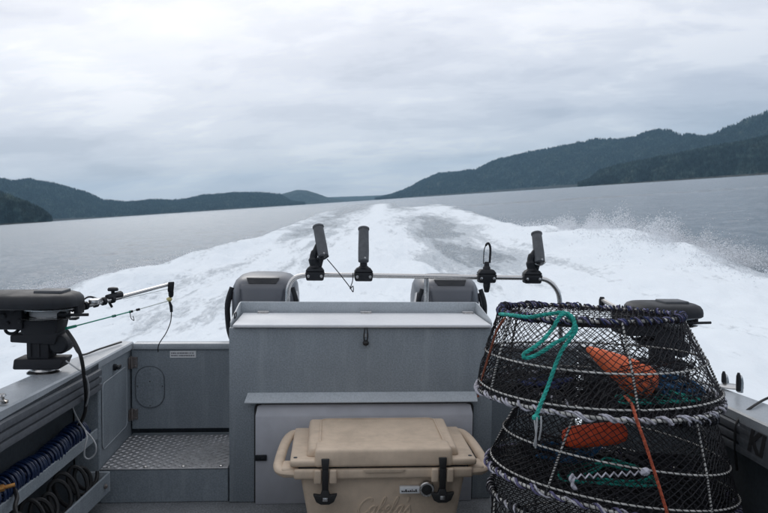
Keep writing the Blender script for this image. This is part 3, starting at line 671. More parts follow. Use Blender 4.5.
# port small stud on the gunwale
a = P(2, 401, 2.55); m = MB(); m.lathe((a.x, 2.55, .680), (0, 0, 1), [(.02, 0), (.02, .008), (.008, .012), (.008, .02), (.014, .024), (.012, .03)], 14); m.build('snap_stud', M['steel'], gp_)
def text_mesh(s, size, extrude, shear=0.0, bold=0.0):
    cu = bpy.data.curves.new('txt', 'FONT'); cu.body = s; cu.size = size; cu.extrude = extrude; cu.shear = shear; cu.offset = bold
    o = bpy.data.objects.new('txt', cu); COL.objects.link(o); bpy.context.view_layer.update()
    me = bpy.data.meshes.new_from_object(o.evaluated_get(bpy.context.evaluated_depsgraph_get())); bpy.data.objects.remove(o); return me
me = text_mesh('KI', .100, .0012, .25, .004)
a = P(751, 448.5, 2.31)
me.transform(Matrix(((0, 0, -1, CX+1.226-.0148), (-1, 0, 0, a.y), (0, 1, 0, a.z), (0, 0, 0, 1))))
me.name = 'maker_lettering'; me.materials.clear(); place(me, 'maker_lettering', M['ink'], gs_, 30)
# smooth plate behind lettering
m = MB(); m.box(CX+1.226-.0128, CX+1.226-.0142, .9, 2.36, .545, .645); m.build('name_plate', M['extr'], gs_)

# ================================================================== OUTBOARDS
def outboard(cxw, y0, ztop, label):
    t_ = thing('outboard_motor', label, 'outboard motor', (cxw, y0+.3, -.4), 'twin outboard motors on the stern')
    def shell(secs, name, mat, n=32, pw=.32, capz=True):
        V = []; F = []
        for (z, hw, ya, yb) in secs:
            yc = (ya+yb)/2; hy = (yb-ya)/2
            for k in range(n):
                a = 2*math.pi*k/n; ca, sa = math.cos(a), math.sin(a)
                V.append((cxw+hw*math.copysign(abs(ca)**(pw*2), ca), yc+hy*math.copysign(abs(sa)**(pw*2), sa), z))
        for i_ in range(len(secs)-1):
            for k in range(n):
                l = (k+1) % n; F.append((i_*n+k, i_*n+l, (i_+1)*n+l, (i_+1)*n+k))
        F.append(tuple(range(n))); F.append(tuple((len(secs)-1)*n+k for k in range(n)))
        return MB().add(V, F).build(name, mat, t_, 50)
    z = ztop
    shell([(z-.40, .165, y0+.06, y0+.64), (z-.38, .185, y0+.03, y0+.68), (z-.26, .205, y0+.0, y0+.70), (z-.14, .205, y0+.01, y0+.69), (z-.07, .196, y0+.025, y0+.67), (z-.035, .180, y0+.05, y0+.64), (z-.012, .155, y0+.09, y0+.58), (z, .12, y0+.14, y0+.50)], 'cowl', M['cowl'])
    shell([(z-.43, .170, y0+.05, y0+.65), (z-.402, .178, y0+.04, y0+.67)], 'cowl_seal', M['steel'])
    shell([(z-.74, .10, y0+.15, y0+.50), (z-.60, .135, y0+.10, y0+.56), (z-.432, .165, y0+.06, y0+.62)], 'lower_cowl', M['cowl_dark'])
    m = MB(); m.box(cxw-.055, cxw+.055, y0+.20, y0+.46, -.6, z-.742, .03); m.build('midsection', M['cowl_dark'], t_)
    # front face of the cowl: a raised shield and the dark intake slot above it
    m = MB(); V = []; W_ = 10; Hh = 6
    def yf(x_, zz_): 
        s_ = min(1, abs(x_)/.205); zrel = (z-zz_)
        inset = .0 if zrel > .2 else (.2-zrel)**2*1.9
        return y0+.005+inset+.10*s_**3.2
    for j in range(Hh+1):
        for i_ in range(W_+1):
            tz = j/Hh; hw = .135-.035*tz; x_ = (i_/W_*2-1)*hw; zz_ = z-.045-.20*tz
            V.append((cxw+x_, yf(x_, zz_)-.013, zz_))
    F = [(j*(W_+1)+i_, j*(W_+1)+i_+1, (j+1)*(W_+1)+i_+1, (j+1)*(W_+1)+i_) for j in range(Hh) for i_ in range(W_)]
    m.add(V, F); sh = m.build('cowl_shield', M['cowl'], t_, 50); mo = sh.modifiers.new('solid', 'SOLIDIFY'); mo.thickness = .02; mo.offset = 0
    m = MB(); V = []
    for q_ in range(9):
        f_ = q_/4-1; V += [(cxw+f_*.098, y0+.078+.012*f_*f_, z-.008), (cxw+f_*.082, y0+.040+.008*f_*f_, z-.036+.006*(1-f_*f_)*-1)]
    m.add(V+[(a_, b_+.03, c_) for a_, b_, c_ in V], [(2*k, 2*k+1, 2*k+3, 2*k+2) for k in range(8)]+[(18+2*k, 18+2*k+2, 18+2*k+3, 18+2*k+1) for k in range(8)]+[(2*k, 2*k+2, 20+2*k, 18+2*k) for k in range(8)]+[(2*k+1, 19+2*k, 21+2*k, 2*k+3) for k in range(8)])
    m.build('air_intake', M['black'], t_)
    for s_ in (-1, 1):
        m = MB(); m.tube(smooth([(cxw+s_*.178, y0+.045, z-.06), (cxw+s_*.205, y0+.035, z-.16), (cxw+s_*.20, y0+.045, z-.30), (cxw+s_*.185, y0+.06, z-.37)], 5), .014, 8); m.build('side_vent', M['black'], t_)
    for s_ in (-1, 1):
        m = MB(); m.tube(smooth([(cxw+s_*.196, y0+.17, z-.10), (cxw+s_*.212, y0+.14, z-.2), (cxw+s_*.207, y0+.16, z-.33)], 5), .028, 8, flat=.4); m.build('side_trim', M['steel'], t_)
    return t_
zl = P(260, 277, 4.62).z; zr = P(447, 279, 4.62).z
outboard(P(263.5, 300, 4.55).x, 4.42, zl+.012, 'silver grey outboard cowl on the left, beside the bend of the rail')
outboard(P(449, 300, 4.55).x, 4.42, zr+.012, 'silver grey outboard cowl on the right, behind the upright rail leg')

# ================================================================== ROD HOLDERS
def holder(px_, kind, label, lean=0, grp='rod holders clamped along the stern rail'):
    c = P(px_, 273.5+ (px_-300)*0.014, ry-.005)
    t_ = thing('rod_holder', label, 'rod holder', (c.x, c.y, c.z-.04), grp)
    m = MB(); m.hexa([(c.x-.044, c.y-.03, c.z-.034), (c.x+.044, c.y-.03, c.z-.034), (c.x+.044, c.y+.03, c.z-.034), (c.x-.044, c.y+.03, c.z-.034)],
           [(c.x-.050, c.y-.033, c.z+.012), (c.x+.050, c.y-.033, c.z+.012), (c.x+.050, c.y+.033, c.z+.012), (c.x-.050, c.y+.033, c.z+.012)], .008, 2)
    m.hexa([(c.x-.050, c.y-.033, c.z+.0125), (c.x+.050, c.y-.033, c.z+.0125), (c.x+.050, c.y+.033, c.z+.0125), (c.x-.050, c.y+.033, c.z+.0125)],
           [(c.x-.034, c.y-.024, c.z+.036), (c.x+.034, c.y-.024, c.z+.036), (c.x+.034, c.y+.024, c.z+.036), (c.x-.034, c.y+.024, c.z+.036)], .007, 2)
    m.build('clamp', M['black'], t_)
    for s_ in (-1, 1):
        m = MB(); m.lathe((c.x+s_*.033, c.y-.031, c.z-.010), (0, -1, 0), [(.0075, 0), (.0075, .005), (.003, .006)], 10); m.build('bolt', M['steel'], t_)
    if kind == 'tube':
        lo = P(px_+3+lean*2.6 if lean else px_, 262 if not lean else 257.5, ry-.03); hi = P(px_+lean*0.2 if lean else px_+.2, 228 if not lean else 226, ry+.06)
        if lean == 2: lo = P(px_+8, 263, ry-.03); hi = P(px_+4.5, 233, ry+.06)
        if lean == 1: lo = P(px_+8.5, 257, ry-.03); hi = P(px_+3, 226, ry+.06)
        ax = (hi-lo); ln = ax.length
        m = MB(); m.lathe(lo, ax, [(.020, 0), (.027, .004), (.028, ln*.3), (.026, ln), (.023, ln), (.022, ln*.1)], 20, True); tb = m.build('holder_tube', M['dgrey'], t_)
        m = MB(); m.lathe(hi-ax.normalized()*.012, ax, [(.0265, 0), (.0295, .002), (.0295, .010), (.026, .0125), (.0228, .0122), (.0226, .0)], 20, False); m.build('collar', M['dgrey'], tb)
        m = MB(); m.lathe(lo+ax*.12+Vector((.006, -.028, 0)), (0, -1, 0), [(.006, 0), (.004, .003)], 10); m.build('screw', M['steel'], t_)
        # yoke between the clamp and tube
        if lean:
            m = MB(); bp0 = Vector((c.x+.004, c.y, c.z+.034)); mid = lo.lerp(hi, .42)
            m.tube(smooth([bp0, bp0+Vector((-.012, 0, .04)), bp0+Vector((-.006, .004, .075)), mid+Vector((-.014, 0, 0))], 5), [.026]*6+[.020]*5+[.014]*4+[.008], 10)
            m.tube([bp0+Vector((.016, 0, -.004)), lo+Vector((-.006, .0, .015))], .013, 8)
            m.build('yoke', M['black'], t_)
        m = MB(); m.lathe((c.x, c.y, c.z+.033), (0, 0, 1), [(.030, 0), (.026, .006), (.019, .012), (.018, .03)] if not lean else [(.032, 0), (.027, .008), (.022, .012)], 16); m.build('swivel', M['blackm'], t_)
        if lean: m = MB(); m.tube(smooth([lo+Vector((-.03, -.012, -.004)), lo+Vector((0, -.02, -.01)), lo+Vector((.026, -.012, .006))], 5), .004, 6); m.build('keeper', M['steel' if lean == 2 else 'black'], t_)
    else:
        m = MB(); m.lathe((c.x, c.y, c.z+.035), (0, 0, 1), [(.021, 0), (.019, .012), (.014, .018), (.013, .034), (.010, .04)], 16); m.build('socket', M['blackm'], t_)
        m = MB(); a = P(px_+2, 246, ry); b0 = P(px_+.5, 262, ry)
        m.tube(smooth([(b0.x-.018, ry, b0.z-.01), (a.x-.022, ry, a.z-.02), (a.x-.004, ry, a.z+.014), (a.x+.010, ry, a.z-.012), (b0.x+.014, ry, b0.z-.005)], 8), [.0026]*12+[.006]*21, 8); m.build('cable_loop', M['black'], t_)
        m = MB(); m.lathe((c.x+.002, c.y, c.z-.033), (0, 0, -1), [(.019, 0), (.018, .02), (.013, .048), (.009, .052)], 14); m.build('spigot', M['black'], t_)
    return t_
holder(315, 'tube', 'leftmost rod holder on the rail, its grey tube leaning with a cord hanging from it', lean=1)
holder(363.5, 'tube', 'rod holder with a straight upright grey tube, second from the left on the rail')
holder(486.5, 'stub', 'rod holder base with a thin black loop and no tube, third along the rail')
holder(532, 'tube', 'rightmost rod holder, grey tube leaning above the bend of the rail', lean=2)
m = MB(); a = [P(327, 259, ry-.05), P(338, 272, ry-.05), P(349, 286, ry-.05), P(353, 292, ry-.05), P(353, 286, ry-.05), P(350, 289, ry-.05), P(352.5, 281, ry-.05), P(353, 273, ry-.02)]
m.tube(smooth(a, 5), .0026, 5); tag(m.build('lanyard', M['black_rope']), 'thin black lanyard slung between the two left rod holders', 'cord')

# ================================================================== DOWNRIGGERS
def downrigger(s, off, full, label):
    # built in port coordinates then mirrored / moved for starboard
    def T(p): return Vector(p)+Vector(off)
    DD = 3.12
    Q = lambda px_, py_, d=DD: P(px_, py_, d)
    base = T((-1.15, DD, .67)); t_ = thing('downrigger', label, 'downrigger', base, 'downriggers mounted on the side decks')
    def bd(m, name, mat, par=None, angle=35):
        m.v = [tuple(T(p)) for p in m.v]; return m.build(name, mat, par or t_, angle)
    c = Q(44, 370); cz = .6600
    m = MB(); m.lathe((c.x, DD, cz), (0, 0, 1), [(.066, 0), (.066, .004), (.058, .010), (.048, .011), (.045, .02), (.0, .021)], 28); bd(m, 'base_plate', M['steel'])
    m = MB(); m.lathe((c.x, DD, cz+.0205), (0, 0, 1), [(.045, 0), (.045, .012), (.03, .014)], 20); bd(m, 'turntable', M['black'])
    a, b0 = Q(19, 367), Q(69, 356.5)
    m = MB(); m.hexa([(a.x-.004, DD-.06, a.z), (b0.x-.02, DD-.06, a.z), (b0.x-.02, DD+.06, a.z), (a.x-.004, DD+.06, a.z)], [(a.x, DD-.055, b0.z), (b0.x, DD-.055, b0.z), (b0.x, DD+.055, b0.z), (a.x, DD+.055, b0.z)], .008)
    m.lathe((a.x+.008, DD, a.z-.006), (0, 0, 1), [(.02, 0), (.024, .01), (.02, .03)], 12); bd(m, 'swivel_bracket', M['blackm'])
    a, b0 = Q(31, 357), Q(53, 332)
    m = MB(); m.box(a.x, b0.x, DD-.05, DD+.05, a.z, b0.z, .008); m.box(a.x+.012, a.x+.022, DD-.056, DD-.0502, a.z+.01, b0.z-.01, .002, 1); m.box(a.x+.045, a.x+.055, DD-.056, DD-.0502, a.z+.01, b0.z-.01, .002, 1); bd(m, 'pedestal', M['blackm'])
    a, b0 = Q(55, 352), Q(72, 334)
    m = MB(); m.lathe((b0.x-.04, DD-.05, (a.z+b0.z)/2), (0, 1, 0), [(.030, 0), (.038, .008), (.040, .02), (.040, .08), (.030, .10)], 18)
    m.box(a.x-.012, b0.x-.03, DD-.04, DD+.05, a.z+.01, b0.z, .004); bd(m, 'motor_housing', M['black'])
    a, b0 = Q(16, 340), Q(60, 332)
    m = MB(); m.hexa([(a.x, DD-.06, a.z), (b0.x, DD-.06, a.z-.01), (b0.x, DD+.06, a.z-.01), (a.x, DD+.06, a.z)], [(a.x, DD-.06, b0.z-.004), (b0.x+.012, DD-.06, b0.z+.006), (b0.x+.012, DD+.06, b0.z+.006), (a.x, DD+.06, b0.z-.004)], .006); bd(m, 'cross_bracket', M['blackm'])
    # gear case with the spool inside
    a, b0 = Q(0, 327), Q(30, 304)
    m = MB(); m.box(a.x-.05, b0.x, DD-.08, DD+.08, a.z, b0.z, .010)
    a2, b2 = Q(28, 333), Q(64, 318)
    m.hexa([(a2.x, DD-.06, a2.z), (b2.x-.012, DD-.06, a2.z), (b2.x-.012, DD+.06, a2.z), (a2.x, DD+.06, a2.z)], [(a2.x-.02, DD-.07, b2.z), (b2.x, DD-.07, b2.z), (b2.x, DD+.07, b2.z), (a2.x-.02, DD+.07, b2.z)], .006)
    m.box(Q(72, 0).x, Q(76.5, 0).x, DD-.03, DD+.05, Q(0, 314).z, Q(0, 302).z, .003)
    bd(m, 'gear_case', M['blackm'])
    for (u, v, r_) in ((3, 316, .012), (12, 310, .008), (20, 321, .010), (8, 323, .007), (26, 312, .006)):
        m = MB(); q_ = Q(u, v, DD-.082); m.lathe((q_.x, DD-.0795, q_.z), (0, -1, 0), [(r_, 0), (r_, .006), (r_*.6, .010)], 12); bd(m, 'boss', M['black'])
    q_ = Q(50, 310)
    m = MB(); m.lathe((q_.x, DD, Q(0, 316.5).z), (0, 0, 1), [(.118, 0), (.120, .0015), (.118, .003), (.07, .0035), (.07, .034), (.112, .035), (.112, .038), (0.0, .038)], 36); sp_ = bd(m, 'spool', M['steel'])
    m = MB(); m.lathe((q_.x, DD, Q(0, 316.5).z+.005), (0, 0, 1), [(.074, 0), (.078, .004), (.078, .024), (.074, .028)], 24); bd(m, 'wound_line', M['wire'], sp_)
    # top cover
    x0, x1 = Q(-6 if s > 0 else -34, 0).x, Q(77.5, 0).x; zc0 = Q(0, 304.5).z; zc1 = Q(0, 292).z
    V = []; F = []; n = 40; cxx = (x0+x1)/2; hx = (x1-x0)/2
    secs = [(zc0-.006, .965, .14), (zc0, 1.0, .15), (zc0+.016, 1.0, .15), (zc0+.030, .985, .146), (zc1-.008, .93, .135), (zc1-.001, .84, .115), (zc1+.001, .5, .06)]
    for (z_, fx, hy) in secs:
        for k in range(n):
            a_ = 2*math.pi*k/n; ca, sa = math.cos(a_), math.sin(a_)
            V.append((cxx+hx*fx*math.copysign(abs(ca)**.55, ca), DD+hy*math.copysign(abs(sa)**.75, sa), z_))
    for i_ in range(len(secs)-1):
        for k in range(n): l = (k+1) % n; F.append((i_*n+k, i_*n+l, (i_+1)*n+l, (i_+1)*n+k))
    F.append(tuple(range(n))); F.append(tuple((len(secs)-1)*n+k for k in range(n)))
    cv = bd(MB().add(V, F), 'cover', M['black'], angle=40)
    m = MB(); a, b0 = Q(38, 292.5), Q(66, 289.6); m.box(a.x, b0.x, DD-.05, DD+.06, a.z-.004, b0.z, .004); bd(m, 'display_panel', M['dgrey'], cv)
    m = MB(); a = Q(62, 315.2, DD-.05); b0 = Q(88.5, 314.6, DD-.05); m.tube([a, b0], .0062, 8); m.lathe(Q(58, 314.6, DD-.05), (1, 0, 0), [(.012, 0), (.012, .03), (.007, .034)], 12); bd(m, 'crank_arm', M['black'])
    m = MB(); m.box(Q(66, 0).x, Q(74, 0).x, DD-.02, DD+.02, Q(0, 319.5).z, Q(0, 316).z, .003); bd(m, 'stop_lug', M['black'])
    m = MB(); m.tube(smooth([Q(8, 325), Q(5.5, 330), Q(9, 333.5), Q(15, 333), Q(20, 328)], 6), .007, 8); bd(m, 'cord_hook', M['black'])
    # boom
    e0 = Q(72, 309, DD+.02)
    if full:
        e1 = P(121, 297, 3.38); e2 = P(170, 284, 3.66)
        m = MB(); m.tube([e0, e0.lerp(e1, .5), e1], [.014, .012, .011], 8); m.box(*sorted((P(82, 0, DD).x, P(92, 0, DD).x)), DD+.03, DD+.10, P(0, 306, DD).z, P(0, 300, DD).z, .006)
        bd(m, 'boom_mount', M['steel'])
        m = MB()
        for f_ in (.25, .45, .62, .8): p_ = e0.lerp(e1, f_); m.lathe(p_, (e1-e0), [(.014, -.008), (.018, -.006), (.018, .008), (.014, .01)], 12)
        m.tube(smooth([e0.lerp(e1, .15)+Vector((0, 0, .018)), e0.lerp(e1, .32)+Vector((0, 0, .034)), e0.lerp(e1, .5)+Vector((0, 0, .018))], 5), .004, 6)
        m.tube([e0.lerp(e1, .7)+Vector((0, 0, .012)), e1+Vector((.0, 0, .012))], [.013, .016], 8); m.tube([e0.lerp(e1, .72), e0.lerp(e1, .80)+Vector((0, 0, -.034))], .006, 6)
        k_ = P(113, 294, 3.35); m.lathe(k_-Vector((0, 0, .006)), (0, 0, 1), [(.008, 0), (.008, .018), (.022, .020), (.024, .027), (.020, .034), (.008, .036)], 12)
        bd(m, 'boom_clamp', M['black'])
        m = MB(); m.tube([e1-(e2-e1)*.1, e2], .0085, 10); bd(m, 'boom', M['steel'])
        m = MB(); m.hexa([P(167.5, 292, 3.64), P(173.5, 292.5, 3.64), P(173.5, 292.5, 3.69), P(167.5, 292, 3.69)], [P(168, 282, 3.64), P(174.5, 281.6, 3.64), P(174.5, 281.6, 3.69), P(168, 282, 3.69)], .005)
        m.lathe(P(171, 292, 3.66), (0, 0, -1), [(.013, 0), (.012, .018), (.007, .026)], 10)
        bd(m, 'pulley_head', M['black'])
        m = MB(); m.lathe(P(169.5, 297, 3.66), (0, 0, -1), [(.004, 0), (.012, .006), (.013, .013), (.006, .022)], 10); m.lathe(P(166.5, 299, 3.66), (1, 0, 0), [(.004, 0), (.008, .006), (.004, .014)], 8); bd(m, 'bead', M['bead'])
        m = MB(); m.tube([P(169.3, 301, 3.66), P(171, 306, 3.66), P(171.5, 312, 3.66)], [.005, .008, .007], 8); bd(m, 'release_clip', M['black'])
        m = MB(); m.tube(smooth([P(171.5, 312, 3.66), P(170.5, 322, 3.66), P(166, 333, 3.68), P(159, 344, 3.70), P(158, 352, 3.72)], 6), .0025, 5); bd(m, 'trailing_cable', M['rubber'])
        m = MB(); m.tube([P(66, 328.5, 3.10), P(76, 326, 3.15)], .006, 6); m.tube([P(66, 328.5, 3.10), P(133, 311, 3.42)], .0028, 5); bd(m, 'trolling_line', M['green_line'])
        m = MB(); m.tube([P(133, 311, 3.42), P(168, 301, 3.65)], .0020, 5); m.tube([P(123, 299, 3.4), P(168, 289, 3.65)], .0012, 4); bd(m, 'leader', M['pale_line'])
        for q_ in ((114, 316.0, 3.33), (131, 311.6, 3.41), (138, 309.6, 3.44)):
            p_ = P(*q_); m = MB(); m.tube([p_-Vector((.008, 0, .002)), p_+Vector((.008, 0, .002))], .0055, 6); bd(m, 'swivel', M['black'])
        m = MB(); m.tube(smooth([P(130, 312, 3.41), P(131, 318, 3.41), P(134, 320.5, 3.41), P(133, 316, 3.41)], 5), .0018, 5)
        bd(m, 'snap', M['black'])
    else:
        m = MB(); e0 = Q(2, 306); e1 = P(602, 300, 3.55)-Vector(off); m.tube([e0, e1], .011, 8); bd(m, 'boom', M['steel'])
        m = MB(); m.lathe(e1-Vector((0, 0, .055)), (0, 0, 1), [(.012, 0), (.014, .01), (.015, .055), (.010, .07)], 10); bd(m, 'pulley_head', M['black'])
    return t_
downrigger(-1, (0, 0, 0), True, 'black downrigger on the left side deck with its silver boom reaching out over the wake')
q1 = P(659, 302.5, 3.3); q0 = P(36, 292, 3.12)
downrigger(1, (q1.x-q0.x, .18, q1.z-q0.z), False, 'black downrigger on the right side deck, partly hidden behind the crab pots')

# cables of the port downrigger
m = MB(); m.tube(smooth([P(67, 331, 3.06), P(75, 343, 3.02), P(81, 357, 3.0), P(84, 375, 3.05), P(86, 395, 3.15), P(85, 412, 3.2), P(80, 424, 3.22), P(74, 431, 3.25)], 6), .0075, 8); tag(m.build('power_cable', M['rubber']), 'thick black cable hanging from the left downrigger into the side tray', 'cable')
m = MB(); m.tube(smooth([P(66, 361, 3.08), P(76, 368, 3.04), P(85, 375, 3.05), P(88.5, 386, 3.1), P(88, 399, 3.15), P(84, 411, 3.2), P(81, 419, 3.22), P(77, 425, 3.22)], 6), .0034, 6); m.tube(smooth([P(72, 402, 3.22), P(74, 411, 3.22), P(79, 421, 3.2), P(85, 430, 3.15), P(92, 438, 3.1), P(96, 446, 3.08), P(95, 454, 3.08), P(89, 459, 3.08), P(84.5, 456, 3.08), P(85, 447, 3.08), P(87, 437, 3.1), P(84, 428, 3.15)], 6), .0034, 6)
tag(m.build('cord', M['wire']), 'pale thin cord with a loop, hanging over the blue hose', 'cord')
m = MB(); m.tube(smooth([P(74, 346, 3.2), (-1.12, 3.45, .670), (-1.09, 3.62, .666), (-1.05, 3.84, .660)], 6), .0045, 6); tag(m.build('cable', M['rubber']), 'thin black cable lying along the top of the left side deck', 'cable')
m = MB(); m.tube(smooth([P(790, 392, 2.45), P(768, 398, 2.5), P(752, 407, 2.42), P(741, 416, 2.40), P(736, 426, 2.38), P(735, 445, 2.38), P(737, 470, 2.4)], 6), .0045, 6); tag(m.build('cable', M['rubber']), 'black cable crossing the right side deck next to the cleat', 'cable')

# hoses in the port trays
m = MB(); n = 31*14; pts = []
for k in range(n+1):
    t_ = k/n; a = t_*31*2*math.pi; y = 2.50+t_*.80; x = -1.119+.043*t_; z = .366+.008*math.sin(t_*9); r = .041*(1+.07*math.sin(t_*23)); 
    pts.append((x+r*math.cos(a)*.95, y+.006*math.sin(t_*50), z+r*math.sin(a)))
m.tube(pts, .0062, 7); m.tube(smooth([pts[0], (-1.12, 2.46, .33), (-1.08, 2.40, .335)], 5), .0095, 7)
bh = m.build('coiled_hose', M['blue_hose'])
tag(bh, 'coiled dark blue hose stretched along the upper side tray', 'hose'); 
m = MB(); m.lathe(P(-2, 489, 2.44), (1, .4, .15), [(.009, -.05), (.009, 0), (.012, .002), (.012, .018), (.007, .02), (.007, .05)], 10); hf = m.build('hose_fitting', M['brass'], bh)
m = MB(); pts = []; NT = 12
for k in range(NT*22+1):
    t_ = k/(NT*22); a = t_*NT*2*math.pi; r = .074*(1+.25*math.sin(t_*17+1)); y = 2.36+t_*.92
    pts.append((-1.115+.075*t_+.5*r*math.cos(a+.5), y+.035*math.cos(a)+.02*math.sin(t_*31), .180+r*math.sin(a)*.9+.03*t_*0))
m.tube(pts, .0085, 7); tag(m.build('coiled_cable', M['rubber']), 'loose loops of thick black cable in the lower side tray', 'cable')
m = MB(); m.tube(smooth([P(14, 487, 2.62), P(17, 497, 2.55), P(15, 507, 2.5), P(18, 520, 2.45)], 6), .0075, 7); tag(m.build('strap', M['rubber']), 'short black strap hanging over the upper tray near the brass fitting', 'strap')

# ================================================================== COOLER
ck = thing('cooler', 'tan hard cooler box with black rubber latches standing before the stern locker', 'cooler', (.217, 3.06, 0))
cx = .217; fy, by = 2.86, 3.30
m = MB(); m.hexa([(cx-.275, fy+.03, .004), (cx+.275, fy+.03, .004), (cx+.275, by-.02, .004), (cx-.275, by-.02, .004)], [(cx-.330, fy+.008, .323), (cx+.330, fy+.008, .323), (cx+.330, by-.005, .323), (cx-.330, by-.005, .323)], .022, 3); m.build('body', M['tan'], ck)
zr0, zr1 = .291, .336
m = MB(); m.box(cx-.350, cx+.350, fy-.018, by, zr0+.004, zr1, .010, 3); rim = m.build('rim', M['tan'], ck)
for s_ in (-1, 1):       # latch pads on the rim
    m = MB(); m.box(cx+s_*.228-.044, cx+s_*.228-.0145, fy-.034, fy-.012, zr0-.008, zr1+.002, .007, 3); m.box(cx+s_*.228+.0145, cx+s_*.228+.044, fy-.034, fy-.012, zr0-.008, zr1+.002, .007, 3); m.build('latch_guard', M['tan'], ck)
m = MB(); m.poly([(cx-.085, fy-.0185, zr1+.0005), (cx+.085, fy-.0185, zr1+.0005), (cx+.070, fy-.0185, zr1-.014), (cx-.070, fy-.0185, zr1-.014)], (0, -.006, 0), .002); m.build('finger_lip', M['tan'], ck)
# lid: seam, flat shoulder and raised middle
m = MB(); m.box(cx-.332, cx+.332, fy-.006, by-.006, zr1+.0005, zr1+.006); m.build('lid_seal', M['rubber'], ck)
m = MB(); m.box(cx-.366, cx+.366, fy-.012, by-.002, zr1+.006, zr1+.034, .011, 3); lidc = m.build('lid', M['tan'], ck)
zt = .414
m = MB(); m.hexa([(cx-.305, fy+.03, zr1+.030), (cx+.305, fy+.03, zr1+.030), (cx+.305, by-.012, zr1+.030), (cx-.305, by-.012, zr1+.030)], [(cx-.292, fy+.040, zt-.010), (cx+.292, fy+.040, zt-.010), (cx+.298, by-.02, zt), (cx-.298, by-.02, zt)], .013, 3)
m.hexa([(cx-.272, fy-.022, zr1+.007), (cx+.272, fy-.022, zr1+.007), (cx+.272, fy+.10, zr1+.007), (cx-.272, fy+.10, zr1+.007)], [(cx-.268, fy-.008, zt-.004), (cx+.268, fy-.008, zt-.004), (cx+.268, fy+.10, zt-.001), (cx-.268, fy+.10, zt-.001)], .013, 3)
m.build('raised_top', M['tan'], lidc)
m = MB(); pp = loop_outline((Vector((cx, fy+.245, zt-.0005)), Vector((1, 0, 0)), Vector((0, 1, .012)).normalized()), .50, .33, .03); m.tube(pp, .0035, 5, closed=True, flat=.5, up=(0, 0, 1)); m.build('top_bead', M['tan'], lidc)
for s_ in (-1, 1):
    m = MB(); hp = smooth([(cx+s_*.335, by-.02, .350), (cx+s_*.372, by-.045, .352), (cx+s_*.392, by-.10, .348), (cx+s_*.405, by-.20, .340), (cx+s_*.412, fy+.12, .330), (cx+s_*.412, fy+.06, .322), (cx+s_*.395, fy+.02, .316), (cx+s_*.34, fy+.010, .314)], 6)
    m.tube(hp, .0215, 12, flat=.78, up=(0, 0, 1)); m.box(cx+s_*.33, cx+s_*.40, fy+.0, fy+.10, .296, .337, .012, 3)
    m.build('handle', M['tan'], ck)
    for (u, v) in ((.345, .03),): 
        m = MB(); m.lathe((cx+s_*u, fy+v-.005, zr1+.0345), (0, 0, 1), [(.008, -.002), (.008, .0008), (.002, .001)], 12); m.build('drain_dimple', M['dark_hull_and_gap'], lidc)
    lx = cx+s_*.228
    m = MB(); m.hexa([(lx-.0125, fy-.034, zr0-.04), (lx+.0125, fy-.034, zr0-.04), (lx+.0125, fy-.022, zr0-.04), (lx-.0125, fy-.022, zr0-.04)], [(lx-.0125, fy-.040, zr1+.006), (lx+.0125, fy-.040, zr1+.006), (lx+.0125, fy-.023, zr1+.006), (lx-.0125, fy-.023, zr1+.006)], .003)
    m.hexa([(lx-.0125, fy-.040, zr1+.0062), (lx+.0125, fy-.040, zr1+.0062), (lx+.0125, fy-.023, zr1+.0062), (lx-.0125, fy-.023, zr1+.0062)], [(lx-.016, fy-.032, zr1+.045), (lx+.016, fy-.032, zr1+.045), (lx+.016, fy-.020, zr1+.045), (lx-.016, fy-.020, zr1+.045)], .003)
    lt_ = m.build('latch', M['rubber'], ck)
    z0 = zr0-.042
    m = MB(); m.poly([(lx-.047, fy-.014, z0-.006), (lx-.018, fy-.014, z0-.010), (lx-.012, fy-.014, z0+.010), (lx+.012, fy-.014, z0+.010), (lx+.018, fy-.014, z0-.010), (lx+.047, fy-.014, z0-.006), (lx+.034, fy-.014, z0-.036), (lx+.016, fy-.014, z0-.046), (lx-.016, fy-.014, z0-.046), (lx-.034, fy-.014, z0-.036)], (0, -.022, 0), .003)
    m.build('latch_anchor', M['rubber'], lt_)
    m = MB(); m.box(lx-.010, lx+.010, fy-.041, fy-.0362, z0-.032, z0-.016, .002); m.build('buckle', M['steel'], lt_)
# round bottle opener and tag on the front
oc = P(427, 490, fy-.02)
m = MB(); m.lathe((oc.x, fy+.004, oc.z), (0, -1, 0), [(.030, 0), (.030, .020), (.027, .024), (.021, .024), (.020, .018)], 26); m.build('opener_ring', M['steel'], ck)
m = MB(); m.lathe((oc.x, fy+.004, oc.z), (0, -1, 0), [(.0205, 0), (.0205, .020), (.012, .022)], 22); m.build('opener_plug', M['rubber'], ck)
a = P(400, 487.5, fy-.015); c = P(420, 494, fy-.015)
m = MB(); m.box(a.x, c.x, fy-.012, fy+.012, c.z, a.z, .003); tg = m.build('opener_plate', M['white'], ck)
m = MB(); x = a.x+.006
while x < c.x-.012:
    w_ = rr_.choice((.003, .005, .006)); q_ = rr_.choice((.009, .012, .014)); m.box(x, x+w_, fy-.0128, fy-.0121, c.z+.009, a.z-q_); m.box(x+w_*.2, x+w_+.0025, fy-.0128, fy-.01215, c.z+.008, c.z+.011); x += w_+.003
m.build('print', M['ink'], tg)
